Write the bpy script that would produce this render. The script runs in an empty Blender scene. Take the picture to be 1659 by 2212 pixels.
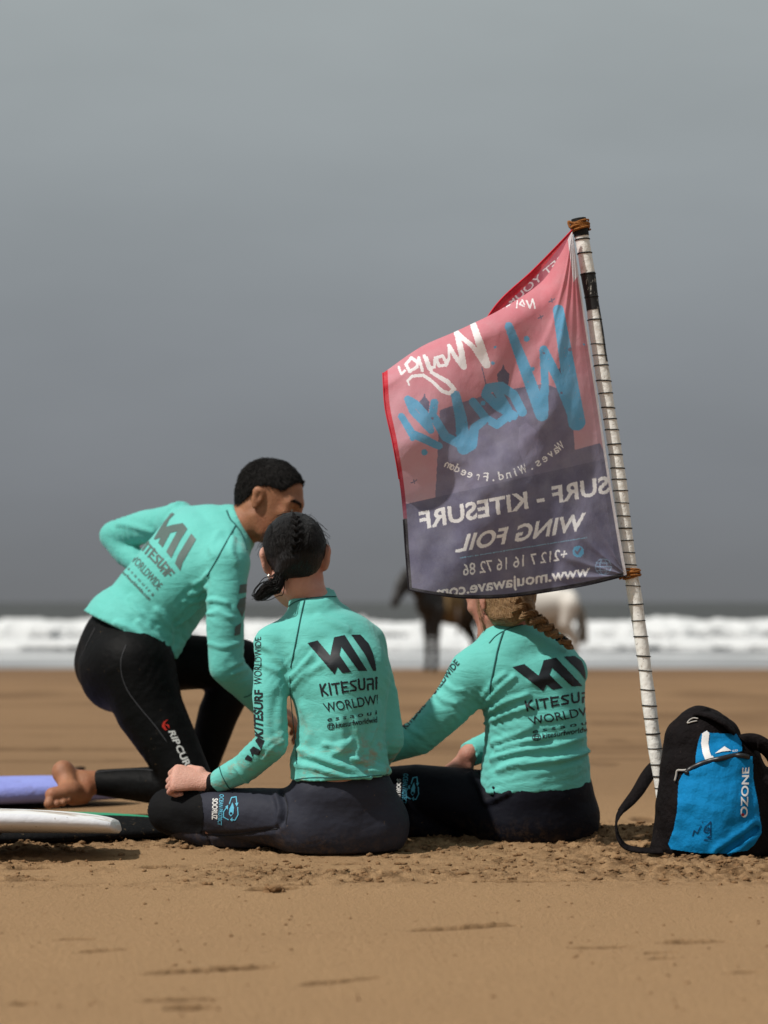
import bpy, bmesh, math, random
import numpy as np
from mathutils import Vector
from mathutils.bvhtree import BVHTree

random.seed(4); RNG = np.random.default_rng(7)
scene = bpy.context.scene
COL = scene.collection

# ------------------------------------------------------------------ camera
F, EYE, HOR = 2279.0, 0.62, 602.0            # focal length in pixels, eye height, horizon row (768 x 1024)
cam_data = bpy.data.cameras.new('camera')
cam = bpy.data.objects.new('camera', cam_data); COL.objects.link(cam)
cam.location = (0, 0, EYE); cam.rotation_euler = (math.radians(90), 0, 0)
cam_data.sensor_fit = 'VERTICAL'; cam_data.sensor_height = 24.0
cam_data.lens = 24.0 * F / 1024.0
cam_data.shift_y = 90.0 / 1024.0
cam_data.clip_start = 0.1; cam_data.clip_end = 9000
cam_data.dof.use_dof = True
cam_data.dof.focus_distance = 5.42
cam_data.dof.aperture_fstop = 2.0
scene.camera = cam

# ------------------------------------------------------------------ sky
world = bpy.data.worlds.new('World'); scene.world = world; world.use_nodes = True
wn, wl = world.node_tree.nodes, world.node_tree.links
wn.clear()
tc = wn.new('ShaderNodeTexCoord'); sx = wn.new('ShaderNodeSeparateXYZ'); wl.new(tc.outputs['Generated'], sx.inputs[0])
ramp = wn.new('ShaderNodeValToRGB'); wl.new(sx.outputs['Z'], ramp.inputs[0])
stops = [(0.0, (0.170, 0.177, 0.185)), (0.05, (0.200, 0.213, 0.230)), (0.11, (0.238, 0.258, 0.278)),
         (0.17, (0.278, 0.306, 0.323)), (0.26, (0.345, 0.382, 0.392)), (0.45, (0.36, 0.395, 0.405)), (1.0, (0.36, 0.395, 0.405))]
el = ramp.color_ramp.elements
el[0].position, el[0].color = stops[0][0], (*stops[0][1], 1)
el[1].position, el[1].color = stops[-1][0], (*stops[-1][1], 1)
for p_, c_ in stops[1:-1]:
    e_ = el.new(p_); e_.color = (*c_, 1)
cmap = wn.new('ShaderNodeMapping'); wl.new(tc.outputs['Generated'], cmap.inputs[0]); cmap.inputs['Scale'].default_value = (2.2, 2.2, 7.0)
cno = wn.new('ShaderNodeTexNoise'); wl.new(cmap.outputs[0], cno.inputs['Vector'])
cno.inputs['Scale'].default_value = 2.0; cno.inputs['Detail'].default_value = 4; cno.inputs['Roughness'].default_value = 0.55
cmr = wn.new('ShaderNodeMapRange'); wl.new(cno.outputs[0], cmr.inputs[0])
cmr.inputs['From Min'].default_value = 0.3; cmr.inputs['From Max'].default_value = 0.7
cmr.inputs['To Min'].default_value = 0.94; cmr.inputs['To Max'].default_value = 1.06
cmul = wn.new('ShaderNodeVectorMath'); cmul.operation = 'SCALE'
wl.new(ramp.outputs[0], cmul.inputs[0]); wl.new(cmr.outputs[0], cmul.inputs['Scale'])
bg = wn.new('ShaderNodeBackground'); wl.new(cmul.outputs[0], bg.inputs[0]); bg.inputs[1].default_value = 1.0
wo = wn.new('ShaderNodeOutputWorld'); wl.new(bg.outputs[0], wo.inputs[0])

# ------------------------------------------------------------------ sun
sun_data = bpy.data.lights.new('sun', 'SUN'); sun = bpy.data.objects.new('sun', sun_data); COL.objects.link(sun)
sun_data.energy = 4.3; sun_data.angle = math.radians(1.5); sun_data.color = (1.0, 0.955, 0.89)
SUN_DIR = Vector((0.34, 0.205, -0.53)).normalized()
sun.rotation_euler = SUN_DIR.to_track_quat('-Z', 'Y').to_euler()
sun.location = (-3, -2, 8)

scene.view_settings.view_transform = 'Standard'; scene.view_settings.look = 'None'
scene.view_settings.exposure = 0.0; scene.view_settings.gamma = 1.0
scene.cycles.use_denoising = True
scene.cycles.max_bounces = 6; scene.cycles.transparent_max_bounces = 8
scene.cycles.sample_clamp_indirect = 4.0

# ------------------------------------------------------------------ measuring helpers: a row/column of the photograph and a distance give a point
K = 768.0 / 1659.0
def P(x, y, d): return np.array([(x*K-384)/F*d, d, EYE-(y*K-HOR)/F*d])
def ray(x, y):
    v = np.array([(x*K-384)/F, 1.0, -(y*K-HOR)/F]); return v/np.linalg.norm(v)
def ground_d(y, z=0.0): return (EYE-z)*F/(y*K-HOR)
def toD(p): return np.stack([(p[..., 0]/p[..., 1]*F+384)/K, (HOR-(p[..., 2]-EYE)/p[..., 1]*F)/K], -1)
C6 = lambda x, y: (603.5+x*.1736, 1344+y*.1736)
C1 = lambda x, y: (137.2+x*.3307, 960+y*.3307)
C3 = lambda x, y: (795.5+x*.3307, 1234.4+y*.3307)
C2 = lambda x, y: (301.7+x*.37206, 1069.8+y*.37206)
C4 = lambda x, y: (795.5+x*.3968, 455.3+y*.3968)
C5 = lambda x, y: (1289.2+x*.22288, 1481.2+y*.22288)

# ------------------------------------------------------------------ objects
ORG = {}
def tag(o, label=None, cat=None, group=None, kind=None):
    if label: o['label'] = label
    if cat: o['category'] = cat
    if group: o['group'] = group
    if kind: o['kind'] = kind
    return o
def thing(name, loc, label, cat, group=None):
    o = bpy.data.objects.new(name, None); COL.objects.link(o)
    o.location = tuple(float(v) for v in loc); o.empty_display_size = 0.1
    ORG[o.name] = np.array([float(v) for v in loc])
    return tag(o, label, cat, group)
def obj(name, verts, faces, mat, parent=None, smooth=True, origin=None):
    """link one mesh; verts are given in world space"""
    verts = np.asarray(verts, float)
    org = ORG[parent.name] if parent is not None else (np.zeros(3) if origin is None else np.asarray(origin, float))
    me = bpy.data.meshes.new(name)
    v = verts-org
    if isinstance(faces, np.ndarray):
        nv, nf, w = len(v), len(faces), faces.shape[1]
        me.vertices.add(nv); me.vertices.foreach_set('co', v.astype(np.float32).ravel())
        me.loops.add(nf*w); me.loops.foreach_set('vertex_index', faces.astype(np.int32).ravel())
        me.polygons.add(nf)
        me.polygons.foreach_set('loop_start', np.arange(0, nf*w, w, dtype=np.int32))
        me.polygons.foreach_set('loop_total', np.full(nf, w, dtype=np.int32))
        me.update(calc_edges=True); me.validate()
    else:
        me.from_pydata([tuple(p) for p in v], [], [tuple(int(i) for i in f) for f in faces]); me.update()
    if smooth: me.polygons.foreach_set('use_smooth', [True]*len(me.polygons))
    for m in (mat if isinstance(mat, (list, tuple)) else [mat]): me.materials.append(m)
    o = bpy.data.objects.new(name, me); COL.objects.link(o)
    if parent is not None: o.parent = parent
    else: o.location = tuple(org)
    ORG[o.name] = org
    return o

# ------------------------------------------------------------------ materials
def srgb(r, g, b):
    f = lambda c: (c/255/12.92) if c/255 <= .04045 else ((c/255+.055)/1.055)**2.4
    return (f(r), f(g), f(b))
class Mat:
    def __init__(s, name, color, rough=0.7, spec=0.5, metal=0.0, sheen=0.0):
        s.m = bpy.data.materials.new(name); s.m.use_nodes = True
        s.n, s.l = s.m.node_tree.nodes, s.m.node_tree.links
        s.b = s.n['Principled BSDF']; s.out = s.n['Material Output']
        s.b.inputs['Base Color'].default_value = (*color, 1); s.b.inputs['Roughness'].default_value = rough
        s.b.inputs['Specular IOR Level'].default_value = spec; s.b.inputs['Metallic'].default_value = metal
        if sheen: s.b.inputs['Sheen Weight'].default_value = sheen
        s.tc = s.n.new('ShaderNodeTexCoord'); s.col = None; s.base = color; s.h = None
    def coords(s, scale=(1, 1, 1), rot=(0, 0, 0)):
        mp = s.n.new('ShaderNodeMapping'); s.l.new(s.tc.outputs['Object'], mp.inputs[0])
        mp.inputs['Scale'].default_value = scale; mp.inputs['Rotation'].default_value = rot; return mp.outputs[0]
    def noise(s, size, detail=4, rough=.55, scale=(1, 1, 1), rot=(0, 0, 0), lo=.35, hi=.65, dist=0.0):
        t = s.n.new('ShaderNodeTexNoise'); s.l.new(s.coords(scale, rot), t.inputs['Vector'])
        t.inputs['Scale'].default_value = 1.0/size; t.inputs['Detail'].default_value = detail; t.inputs['Roughness'].default_value = rough
        t.inputs['Distortion'].default_value = dist
        r = s.n.new('ShaderNodeMapRange'); s.l.new(t.outputs[0], r.inputs[0])
        r.inputs['From Min'].default_value = lo; r.inputs['From Max'].default_value = hi; return r.outputs[0]
    def colour_in(s):
        if s.col is None:
            c = s.n.new('ShaderNodeRGB'); c.outputs[0].default_value = (*s.base, 1); s.col = c.outputs[0]
        return s.col
    def mix(s, fac, color, amount=1.0, mode='MIX'):
        mx = s.n.new('ShaderNodeMix'); mx.data_type = 'RGBA'; mx.blend_type = mode
        if amount != 1.0:
            mu = s.n.new('ShaderNodeMath'); mu.operation = 'MULTIPLY'; s.l.new(fac, mu.inputs[0]); mu.inputs[1].default_value = amount; fac = mu.outputs[0]
        s.l.new(fac, mx.inputs[0]); s.l.new(s.colour_in(), mx.inputs[6])
        if isinstance(color, tuple): mx.inputs[7].default_value = (*color, 1)
        else: s.l.new(color, mx.inputs[7])
        s.col = mx.outputs[2]; return s
    def attr(s, name):
        a = s.n.new('ShaderNodeAttribute'); a.attribute_name = name; return a
    def bump(s, fac, dist, strength=1.0):
        b = s.n.new('ShaderNodeBump'); s.l.new(fac, b.inputs['Height']); b.inputs['Distance'].default_value = dist; b.inputs['Strength'].default_value = strength
        if s.h is not None: s.l.new(s.h, b.inputs['Normal'])
        s.h = b.outputs[0]; return s
    def rough(s, fac, a, b):
        r = s.n.new('ShaderNodeMapRange'); s.l.new(fac, r.inputs[0]); r.inputs['To Min'].default_value = a; r.inputs['To Max'].default_value = b
        s.l.new(r.outputs[0], s.b.inputs['Roughness']); return s
    def done(s):
        if s.col is not None: s.l.new(s.col, s.b.inputs['Base Color'])
        if s.h is not None: s.l.new(s.h, s.b.inputs['Normal'])
        return s.m

# ------------------------------------------------------------------ numpy noise
def vnoise(x, y, seed=0):
    xi, yi = np.floor(x).astype(np.int64), np.floor(y).astype(np.int64)
    fx, fy = x-xi, y-yi; fx = fx*fx*(3-2*fx); fy = fy*fy*(3-2*fy)
    def hsh(a, b):
        n = (a*374761393+b*668265263+seed*1442695041) & 0x7fffffff
        n = ((n ^ (n >> 13))*1274126177) & 0x7fffffff
        return ((n ^ (n >> 16)) & 0xffff)/65535.0
    a, b, c, d = hsh(xi, yi), hsh(xi+1, yi), hsh(xi, yi+1), hsh(xi+1, yi+1)
    return (a+(b-a)*fx)*(1-fy)+(c+(d-c)*fx)*fy
def fbm(x, y, seed=0, oct=4, gain=.5):
    s, a, t = 0, 1.0, 0
    for o in range(oct): s = s+a*vnoise(x*2**o, y*2**o, seed+o*17); t += a; a *= gain
    return s/t
def lump3(p, size, seed=0, n=7):
    r = np.random.default_rng(seed); s = np.zeros(len(p))
    for i in range(n):
        d = r.normal(size=3); d /= np.linalg.norm(d); s += np.sin(p@d*(2*math.pi/(size*r.uniform(.7, 1.5)))+r.uniform(0, 6.28))
    return s/n

# ------------------------------------------------------------------ implicit surfaces
def nrm(v): v = np.asarray(v, float); return v/np.linalg.norm(v)
class Field:
    def __init__(s, lo, hi, h):
        s.lo = np.asarray(lo, float); s.h = h
        s.n = np.ceil((np.asarray(hi, float)-s.lo)/h).astype(int)+1
        s.g = np.full(s.n, 1.0, np.float32)
        s.ax = [(s.lo[i]+h*np.arange(s.n[i])).astype(np.float32) for i in range(3)]
    def window(s, lo, hi):
        sl = []
        for i in range(3):
            a = max(0, int((lo[i]-s.lo[i])/s.h)-1); b = min(s.n[i], int((hi[i]-s.lo[i])/s.h)+2)
            if b <= a: return None
            sl.append(slice(a, b))
        return tuple(sl)
    def pts(s, sl):
        return s.ax[0][sl[0]][:, None, None], s.ax[1][sl[1]][None, :, None], s.ax[2][sl[2]][None, None, :]
    def put(s, sl, d, k, mode):
        g = s.g[sl]
        if mode == 'sub':
            d = -d
            if k > 0:
                h = np.clip(.5-.5*(d-g)/k, 0, 1); s.g[sl] = d+(g-d)*h+k*h*(1-h)
            else: s.g[sl] = np.maximum(g, d)
        else:
            if k > 0:
                h = np.clip(.5+.5*(d-g)/k, 0, 1); s.g[sl] = d+(g-d)*h-k*h*(1-h)
            else: s.g[sl] = np.minimum(g, d)
    def tube(s, pts, rad, L=None, k=.01, mode='add', grow=0.0):
        """chain of tapered, elliptical segments; rad: r or (lateral, other)"""
        pts = [np.asarray(p, float) for p in pts]
        rr = [((r, r) if np.isscalar(r) else r) for r in rad]
        Ls = [None]*len(pts) if L is None else ([nrm(L)]*len(pts) if np.ndim(L) == 1 else [nrm(q) for q in L])
        mx = max(max(r) for r in rr)+grow+k+.02
        lo = np.min(pts, 0)-mx; hi = np.max(pts, 0)+mx
        sl = s.window(lo, hi)
        if sl is None: return
        X, Y, Z = s.pts(sl); best = None
        for i in range(len(pts)-1):
            c0, c1 = pts[i], pts[i+1]; e = c1-c0; ee = max(float(e@e), 1e-9)
            t = np.clip(((X-c0[0])*e[0]+(Y-c0[1])*e[1]+(Z-c0[2])*e[2])/ee, 0, 1).astype(np.float32)
            ts = t*t*(3-2*t) if L is not None else t
            vx, vy, vz = X-(c0[0]+t*e[0]), Y-(c0[1]+t*e[1]), Z-(c0[2]+t*e[2])
            vv = vx*vx+vy*vy+vz*vz
            a = rr[i][0]+(rr[i+1][0]-rr[i][0])*ts+grow; b = rr[i][1]+(rr[i+1][1]-rr[i][1])*ts+grow
            if L is None: d = np.sqrt(vv)-a
            else:
                l0, l1 = Ls[i], Ls[i+1]
                lx, ly, lz = (l0[j]+(l1[j]-l0[j])*t for j in range(3))
                q = vx*lx+vy*ly+vz*lz
                qq = np.sqrt((q/a)**2+np.maximum(vv-q*q, 0)/b**2)+1e-6
                m = np.sqrt(vv); d = np.where(qq > .15, m-m/qq, -np.minimum(a, b))
            best = d if best is None else np.minimum(best, d)
        s.put(sl, best.astype(np.float32), k, mode)
    def ell(s, c, ax, r, k=.01, mode='add', grow=0.0):
        c = np.asarray(c, float); r = np.asarray(r, float)+grow
        mx = max(r)+k+.02; sl = s.window(c-mx, c+mx)
        if sl is None: return
        X, Y, Z = s.pts(sl); vx, vy, vz = X-c[0], Y-c[1], Z-c[2]
        q = 0
        for j in range(3): q = q+((vx*ax[j][0]+vy*ax[j][1]+vz*ax[j][2])/r[j])**2
        q = np.sqrt(q)+1e-6; m = np.sqrt(vx*vx+vy*vy+vz*vz)
        s.put(sl, np.where(q > .15, m-m/q, -min(r)).astype(np.float32), k, mode)
    def plane(s, p, n):
        """keep the side n points away from"""
        n = nrm(n); p = np.asarray(p, float); X, Y, Z = s.pts((slice(None),)*3)
        s.g = np.maximum(s.g, ((X-p[0])*n[0]+(Y-p[1])*n[1]+(Z-p[2])*n[2]).astype(np.float32))
    def join(s, o, k):
        s.put((slice(None),)*3, o.g, k, 'add')
    def mesh(s):
        g = s.g.copy()
        g[0], g[-1] = 1, 1; g[:, 0], g[:, -1] = 1, 1; g[:, :, 0], g[:, :, -1] = 1, 1
        ins = g < 0
        cnt = np.zeros(np.array(g.shape)-1, np.int8)
        for a in (0, 1):
            for b in (0, 1):
                for c in (0, 1): cnt += ins[a:a+cnt.shape[0], b:b+cnt.shape[1], c:c+cnt.shape[2]]
        I, J, Q = np.nonzero((cnt > 0) & (cnt < 8)); n = len(I)
        acc = np.zeros((n, 3)); num = np.zeros(n)
        cs = [(a, b, c) for a in (0, 1) for b in (0, 1) for c in (0, 1)]
        for i0 in cs:
            for ax in range(3):
                if i0[ax]: continue
                i1 = list(i0); i1[ax] = 1
                g0 = g[I+i0[0], J+i0[1], Q+i0[2]]; g1 = g[I+i1[0], J+i1[1], Q+i1[2]]
                cr = (g0 < 0) != (g1 < 0); t = np.where(cr, g0/np.where(cr, g0-g1, 1), 0)
                p = np.tile(np.array(i0, float), (n, 1)); p[:, ax] = t
                acc[cr] += p[cr]; num[cr] += 1
        V = s.lo+s.h*(np.stack([I, J, Q], 1)+acc/num[:, None])
        vid = np.full(cnt.shape, -1, np.int32); vid[I, J, Q] = np.arange(n)
        out = []
        for ax in range(3):
            u, w = (ax+1) % 3, (ax+2) % 3
            a0 = [slice(None)]*3; a1 = [slice(None)]*3; a0[ax] = slice(0, -1); a1[ax] = slice(1, None)
            A, B = ins[tuple(a0)], ins[tuple(a1)]
            E = np.stack(np.nonzero(A != B), 1)
            flip = ~A[tuple(E.T)]
            quad = []
            for du, dw in ((-1, -1), (0, -1), (0, 0), (-1, 0)):
                q = E.copy(); q[:, u] += du; q[:, w] += dw; quad.append(vid[tuple(q.T)])
            Fq = np.stack(quad, 1); Fq[flip] = Fq[flip][:, ::-1]; out.append(Fq)
        return V, np.concatenate(out)
def vnormals(V, Fq):
    n = np.cross(V[Fq[:, 2]]-V[Fq[:, 0]], V[Fq[:, 3 if Fq.shape[1] > 3 else 1]]-V[Fq[:, 1 if Fq.shape[1] > 3 else 0]])
    if Fq.shape[1] == 3: n = -n
    N = np.zeros_like(V)
    for c in range(Fq.shape[1]): np.add.at(N, Fq[:, c], n)
    return N/(np.linalg.norm(N, axis=1, keepdims=True)+1e-12)
def relax(V, Fq, it=2, f=.5):
    E = np.concatenate([Fq[:, [i, (i+1) % Fq.shape[1]]] for i in range(Fq.shape[1])])
    for _ in range(it):
        S = np.zeros_like(V); c = np.zeros(len(V))
        np.add.at(S, E[:, 0], V[E[:, 1]]); np.add.at(c, E[:, 0], 1); np.add.at(S, E[:, 1], V[E[:, 0]]); np.add.at(c, E[:, 1], 1)
        V = V+f*(S/np.maximum(c, 1)[:, None]-V)
    return V
def bvh_of(V, Fq): return BVHTree.FromPolygons([tuple(p) for p in V], [tuple(int(i) for i in f) for f in Fq])
ORI = Vector((0, 0, EYE))
def hit(bvh, x, y):
    """the point of a surface that stands at this row and column of the photograph"""
    d = ray(x, y); loc, n, i, t = bvh.ray_cast(ORI, Vector(d))
    if loc is None: return None
    if n.dot(Vector(d)) > 0: n = -n
    return np.array(loc), np.array(n)
def seg_dist(V, line):
    best = np.full(len(V), 9.0)
    for a, b in zip(line[:-1], line[1:]):
        e = b-a; t = np.clip((V-a)@e/max(e@e, 1e-9), 0, 1)
        best = np.minimum(best, np.linalg.norm(V-(a+t[:, None]*e), axis=1))
    return best
def densify(pts, step):
    out = [np.asarray(pts[0], float)]
    for a, b in zip(pts[:-1], pts[1:]):
        a, b = np.asarray(a, float), np.asarray(b, float); n = max(1, int(np.linalg.norm(b-a)/step))
        for i in range(1, n+1): out.append(a+(b-a)*i/n)
    return out
def smoothline(pts, n):
    """Catmull-Rom through the points"""
    p = np.asarray(pts, float); p = np.vstack([2*p[0]-p[1], p, 2*p[-1]-p[-2]]); out = []
    m = len(p)-3
    for u in np.linspace(0, m-1e-6, n):
        i = int(u); t = u-i; a, b, c, d = p[i:i+4]
        out.append(.5*((2*b)+(-a+c)*t+(2*a-5*b+4*c-d)*t*t+(-a+3*b-3*c+d)*t**3))
    return np.array(out)
FOLD = 1.75
def folds(V, Fq, bvh, lines):
    """raise cloth folds along lines: (points, width, height)"""
    N = vnormals(V, Fq); D = np.zeros(len(V))
    for pts, w, h in lines:
        L = [hit(bvh, *q) for q in densify(smoothline(pts, 3*len(pts)), 6)]
        L = [q[0] for q in L if q is not None]
        if len(L) < 2: continue
        d = seg_dist(V, L); D += h*(1.25*np.exp(-(d/w)**2)-.55*np.exp(-(d/(2.1*w))**2))
    return V+N*(FOLD*D)[:, None]

def rings(V, N, c, axis, sigma, lam, amp, reach=.11, side=None, seed=0):
    """bunched cloth: rounded ridges with sharp valleys across an axis, fading away from c"""
    axis = nrm(axis); d = V-c; s = d@axis; perp = d-s[:, None]*axis; pl = np.linalg.norm(perp, axis=1)
    ph = s+.010*lump3(V, .07, seed)+.004*lump3(V, .03, seed+1)
    w = np.exp(-(s/sigma)**2)*np.exp(-(pl/reach)**4)*np.clip(.75+.6*lump3(V, .05, seed+2), .1, 1.2)
    if side is not None: w = w*np.clip(.25+.9*(perp@nrm(side))/np.maximum(pl, 1e-4), 0, 1)
    return V+N*(amp*w*(np.abs(np.sin(math.pi*ph/lam))**.8-.62))[:, None]

# ------------------------------------------------------------------ tubes, ribbons and prints
def frames(line):
    T = np.gradient(line, axis=0); T /= np.linalg.norm(T, axis=1, keepdims=True)+1e-12
    u = np.cross(T[0], [0.3, 0.2, 1.0]); u /= np.linalg.norm(u); U = []
    for t in T:
        u = u-(u@t)*t; u /= np.linalg.norm(u)+1e-12; U.append(u.copy())
    U = np.array(U); return T, U, np.cross(T, U)
def tubes(lines, rads, sides=6, cap=True):
    """many tubes as one mesh: verts, quads (ends pinched)"""
    VV, FF, base = [], [], 0
    ca = np.cos(np.arange(sides)*2*math.pi/sides); sa = np.sin(np.arange(sides)*2*math.pi/sides)
    for ln, r in zip(lines, rads):
        ln = np.asarray(ln, float); n = len(ln)
        r = np.full(n, r) if np.isscalar(r) else np.asarray(r, float)
        if cap:
            ln = np.vstack([ln[0], ln, ln[-1]]); r = np.concatenate([[1e-5], r, [1e-5]]); n += 2
            ln[0] += (ln[1]-ln[2])*1e-3; ln[-1] += (ln[-2]-ln[-3])*1e-3
        T, U, W = frames(ln)
        V = ln[:, None]+r[:, None, None]*(U[:, None]*ca[None, :, None]+W[:, None]*sa[None, :, None])
        VV.append(V.reshape(-1, 3))
        i = np.arange(n-1)[:, None]*sides; j = np.arange(sides)[None]; j2 = (j+1) % sides
        FF.append((np.stack([i+j, i+j2, i+sides+j2, i+sides+j], -1)+base).reshape(-1, 4)); base += n*sides
    return np.concatenate(VV), np.concatenate(FF)
def ribbon(line, side, width, thick):
    """flat strap: side = direction(s) across"""
    line = np.asarray(line, float); n = len(line); side = np.asarray(side, float)
    if side.ndim == 1: side = np.tile(side, (n, 1))
    T = np.gradient(line, axis=0); T /= np.linalg.norm(T, axis=1, keepdims=True)
    side = side-(side*T).sum(1, keepdims=True)*T; side /= np.linalg.norm(side, axis=1, keepdims=True)
    up = np.cross(T, side); w = np.broadcast_to(width, n)[:, None]/2; t = thick/2
    R = np.stack([line-side*w-up*t, line+side*w-up*t, line+side*w+up*t, line-side*w+up*t], 1)
    f = []
    for i in range(n-1):
        for j in range(4): f.append((i*4+j, i*4+(j+1) % 4, (i+1)*4+(j+1) % 4, (i+1)*4+j))
    f += [(3, 2, 1, 0), tuple((n-1)*4+j for j in range(4))]
    return R.reshape(-1, 3), np.array(f)

_text_cache = {}
def text_tris(s, bold=0.0, spacing=1.0, word=1.0):
    """triangles of a line of text: x in 0..1 over its width, y in 0..1 from baseline to capital height"""
    key = (s, bold, spacing, word)
    if key in _text_cache: return _text_cache[key]
    def raw(t):
        cu = bpy.data.curves.new('t', 'FONT'); cu.body = t; cu.offset = bold; cu.space_character = spacing; cu.space_word = word; cu.fill_mode = 'FRONT'
        cu.resolution_u = 4
        ob = bpy.data.objects.new('t', cu); COL.objects.link(ob)
        dg = bpy.context.evaluated_depsgraph_get(); ev = ob.evaluated_get(dg); me = ev.to_mesh()
        me.calc_loop_triangles()
        v = np.array([q.co[:2] for q in me.vertices]); t_ = np.array([q.vertices[:] for q in me.loop_triangles])
        ev.to_mesh_clear(); bpy.data.objects.remove(ob); bpy.data.curves.remove(cu)
        return v[t_]
    T = raw(s); H = raw('H'); h0, h1 = H[..., 1].min(), H[..., 1].max()
    x0, x1 = T[..., 0].min(), T[..., 0].max()
    T = np.stack([(T[..., 0]-x0)/(x1-x0), (T[..., 1]-h0)/(h1-h0)], -1)
    _text_cache[key] = T; return T
def quadmap(TL, TR, BL, BR):
    TL, TR, BL, BR = (np.array(q, float) for q in (TL, TR, BL, BR))
    def f(p):
        x, y = p[..., :1], p[..., 1:]
        return (BL*(1-x)+BR*x)*(1-y)+(TL*(1-x)+TR*x)*y
    return f
def homog(src, dst):
    A = []
    for (x, y), (u, v) in zip(src, dst):
        A.append([x, y, 1, 0, 0, 0, -u*x, -u*y, -u]); A.append([0, 0, 0, x, y, 1, -v*x, -v*y, -v])
    A = np.array(A, float); sc = np.abs(A).max(0)+1e-9
    h = np.linalg.svd(A/sc)[2][-1]/sc; Hm = h.reshape(3, 3)
    def f(p):
        p = np.asarray(p, float); q = p@Hm[:, :2].T+Hm[:, 2]; return q[..., :2]/q[..., 2:]
    return f
class Canvas:
    """a stencil, laid out in photograph rows and columns"""
    def __init__(s, x0, y0, x1, y1, step=1.1):
        s.x0, s.y0, s.st = x0, y0, step
        s.w, s.h = int((x1-x0)/step), int((y1-y0)/step); s.m = np.zeros((s.h, s.w), bool)
    def _win(s, p):
        a = np.floor((p.min(0)-[s.x0, s.y0])/s.st).astype(int)-1; b = np.ceil((p.max(0)-[s.x0, s.y0])/s.st).astype(int)+1
        i0, j0 = max(a[0], 0), max(a[1], 0); i1, j1 = min(b[0], s.w), min(b[1], s.h)
        if i1 <= i0 or j1 <= j0: return None
        return i0, j0, i1, j1, s.x0+(np.arange(i0, i1)+.5)*s.st, s.y0+(np.arange(j0, j1)+.5)*s.st
    def poly(s, pts, val=True):
        p = np.array(pts, float); w = s._win(p)
        if w is None: return s
        i0, j0, i1, j1, xs, ys = w; X, Y = np.meshgrid(xs, ys); ins = np.zeros(X.shape, bool)
        q = np.roll(p, -1, 0)
        for (ax, ay), (bx, by) in zip(p, q):
            if ay == by: continue
            ins ^= ((ay > Y) != (by > Y)) & (X < (bx-ax)*(Y-ay)/(by-ay)+ax)
        s.m[j0:j1, i0:i1][ins] = val; return s
    def tris(s, T, val=True):
        for t in T: s.poly(t, val)
        return s
    def text(s, body, f, bold=0.0, spacing=1.0, word=1.0, val=True):
        return s.tris(f(text_tris(body, bold, spacing, word)), val)
    def stroke(s, pts, width, val=True):
        p = np.array(pts, float); wd = np.broadcast_to(width, len(p)).astype(float)
        for i in range(len(p)-1):
            a, b = p[i], p[i+1]; lo = np.minimum(a, b)-wd.max(); hi = np.maximum(a, b)+wd.max()
            w = s._win(np.stack([lo, hi]))
            if w is None: continue
            i0, j0, i1, j1, xs, ys = w; X, Y = np.meshgrid(xs, ys); e = b-a
            t = np.clip(((X-a[0])*e[0]+(Y-a[1])*e[1])/max(e@e, 1e-9), 0, 1)
            d = np.hypot(X-a[0]-t*e[0], Y-a[1]-t*e[1])
            s.m[j0:j1, i0:i1][d < (wd[i]+(wd[i+1]-wd[i])*t)/2] = val
        return s
    def clipx(s, x):
        s.m[:, max(0, int((x-s.x0)/s.st)):] = False; return s
def print_on(name, cv, bvh, mat, parent, off=.0012, jump=.03, label=None, maxd=99):
    """a thin print that lies on a surface"""
    J, I = np.nonzero(cv.m); ids = {}; V = []
    def vid(i, j):
        if (i, j) not in ids:
            h = hit(bvh, cv.x0+i*cv.st, cv.y0+j*cv.st)
            if h is None or h[0][1] > maxd: ids[(i, j)] = -1
            else: ids[(i, j)] = len(V); V.append(h[0]+h[1]*off)
        return ids[(i, j)]
    f = []
    for i, j in zip(I.tolist(), J.tolist()):
        q = (vid(i, j), vid(i, j+1), vid(i+1, j+1), vid(i+1, j))
        if min(q) < 0: continue
        ds = [V[a][1] for a in q]
        if max(ds)-min(ds) < jump: f.append(q)
    if not f: print('EMPTY PRINT', name); return None
    if name in ('logo', 'sleeve_mark', 'scribble'):   # one piece each: drop slivers past the edge
        par = list(range(len(V)))
        def find(a):
            while par[a] != a: par[a] = par[par[a]]; a = par[a]
            return a
        for q in f:
            for b in q[1:]: par[find(b)] = find(q[0])
        cnt = {}
        for q in f: cnt[find(q[0])] = cnt.get(find(q[0]), 0)+1
        big = max(cnt, key=cnt.get); f = [q for q in f if find(q[0]) == big]
        us = sorted({a for q in f for a in q}); mp = {a: i for i, a in enumerate(us)}; V = [V[a] for a in us]; f = [tuple(mp[a] for a in q) for q in f]
    o = obj(name, np.array(V), np.array(f), mat, parent)
    if label: o['label'] = label
    return o
def seam(name, pts, bvh, mat, parent, r=.0016, n=40):
    L = [hit(bvh, *q) for q in smoothline(pts, n)]
    L = np.array([q[0]+q[1]*r*.3 for q in L if q is not None])
    if len(L) < 3: print('EMPTY SEAM'); return
    V, Fq = tubes([L], [r], 6); return obj(name, V, Fq, mat, parent)

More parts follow.
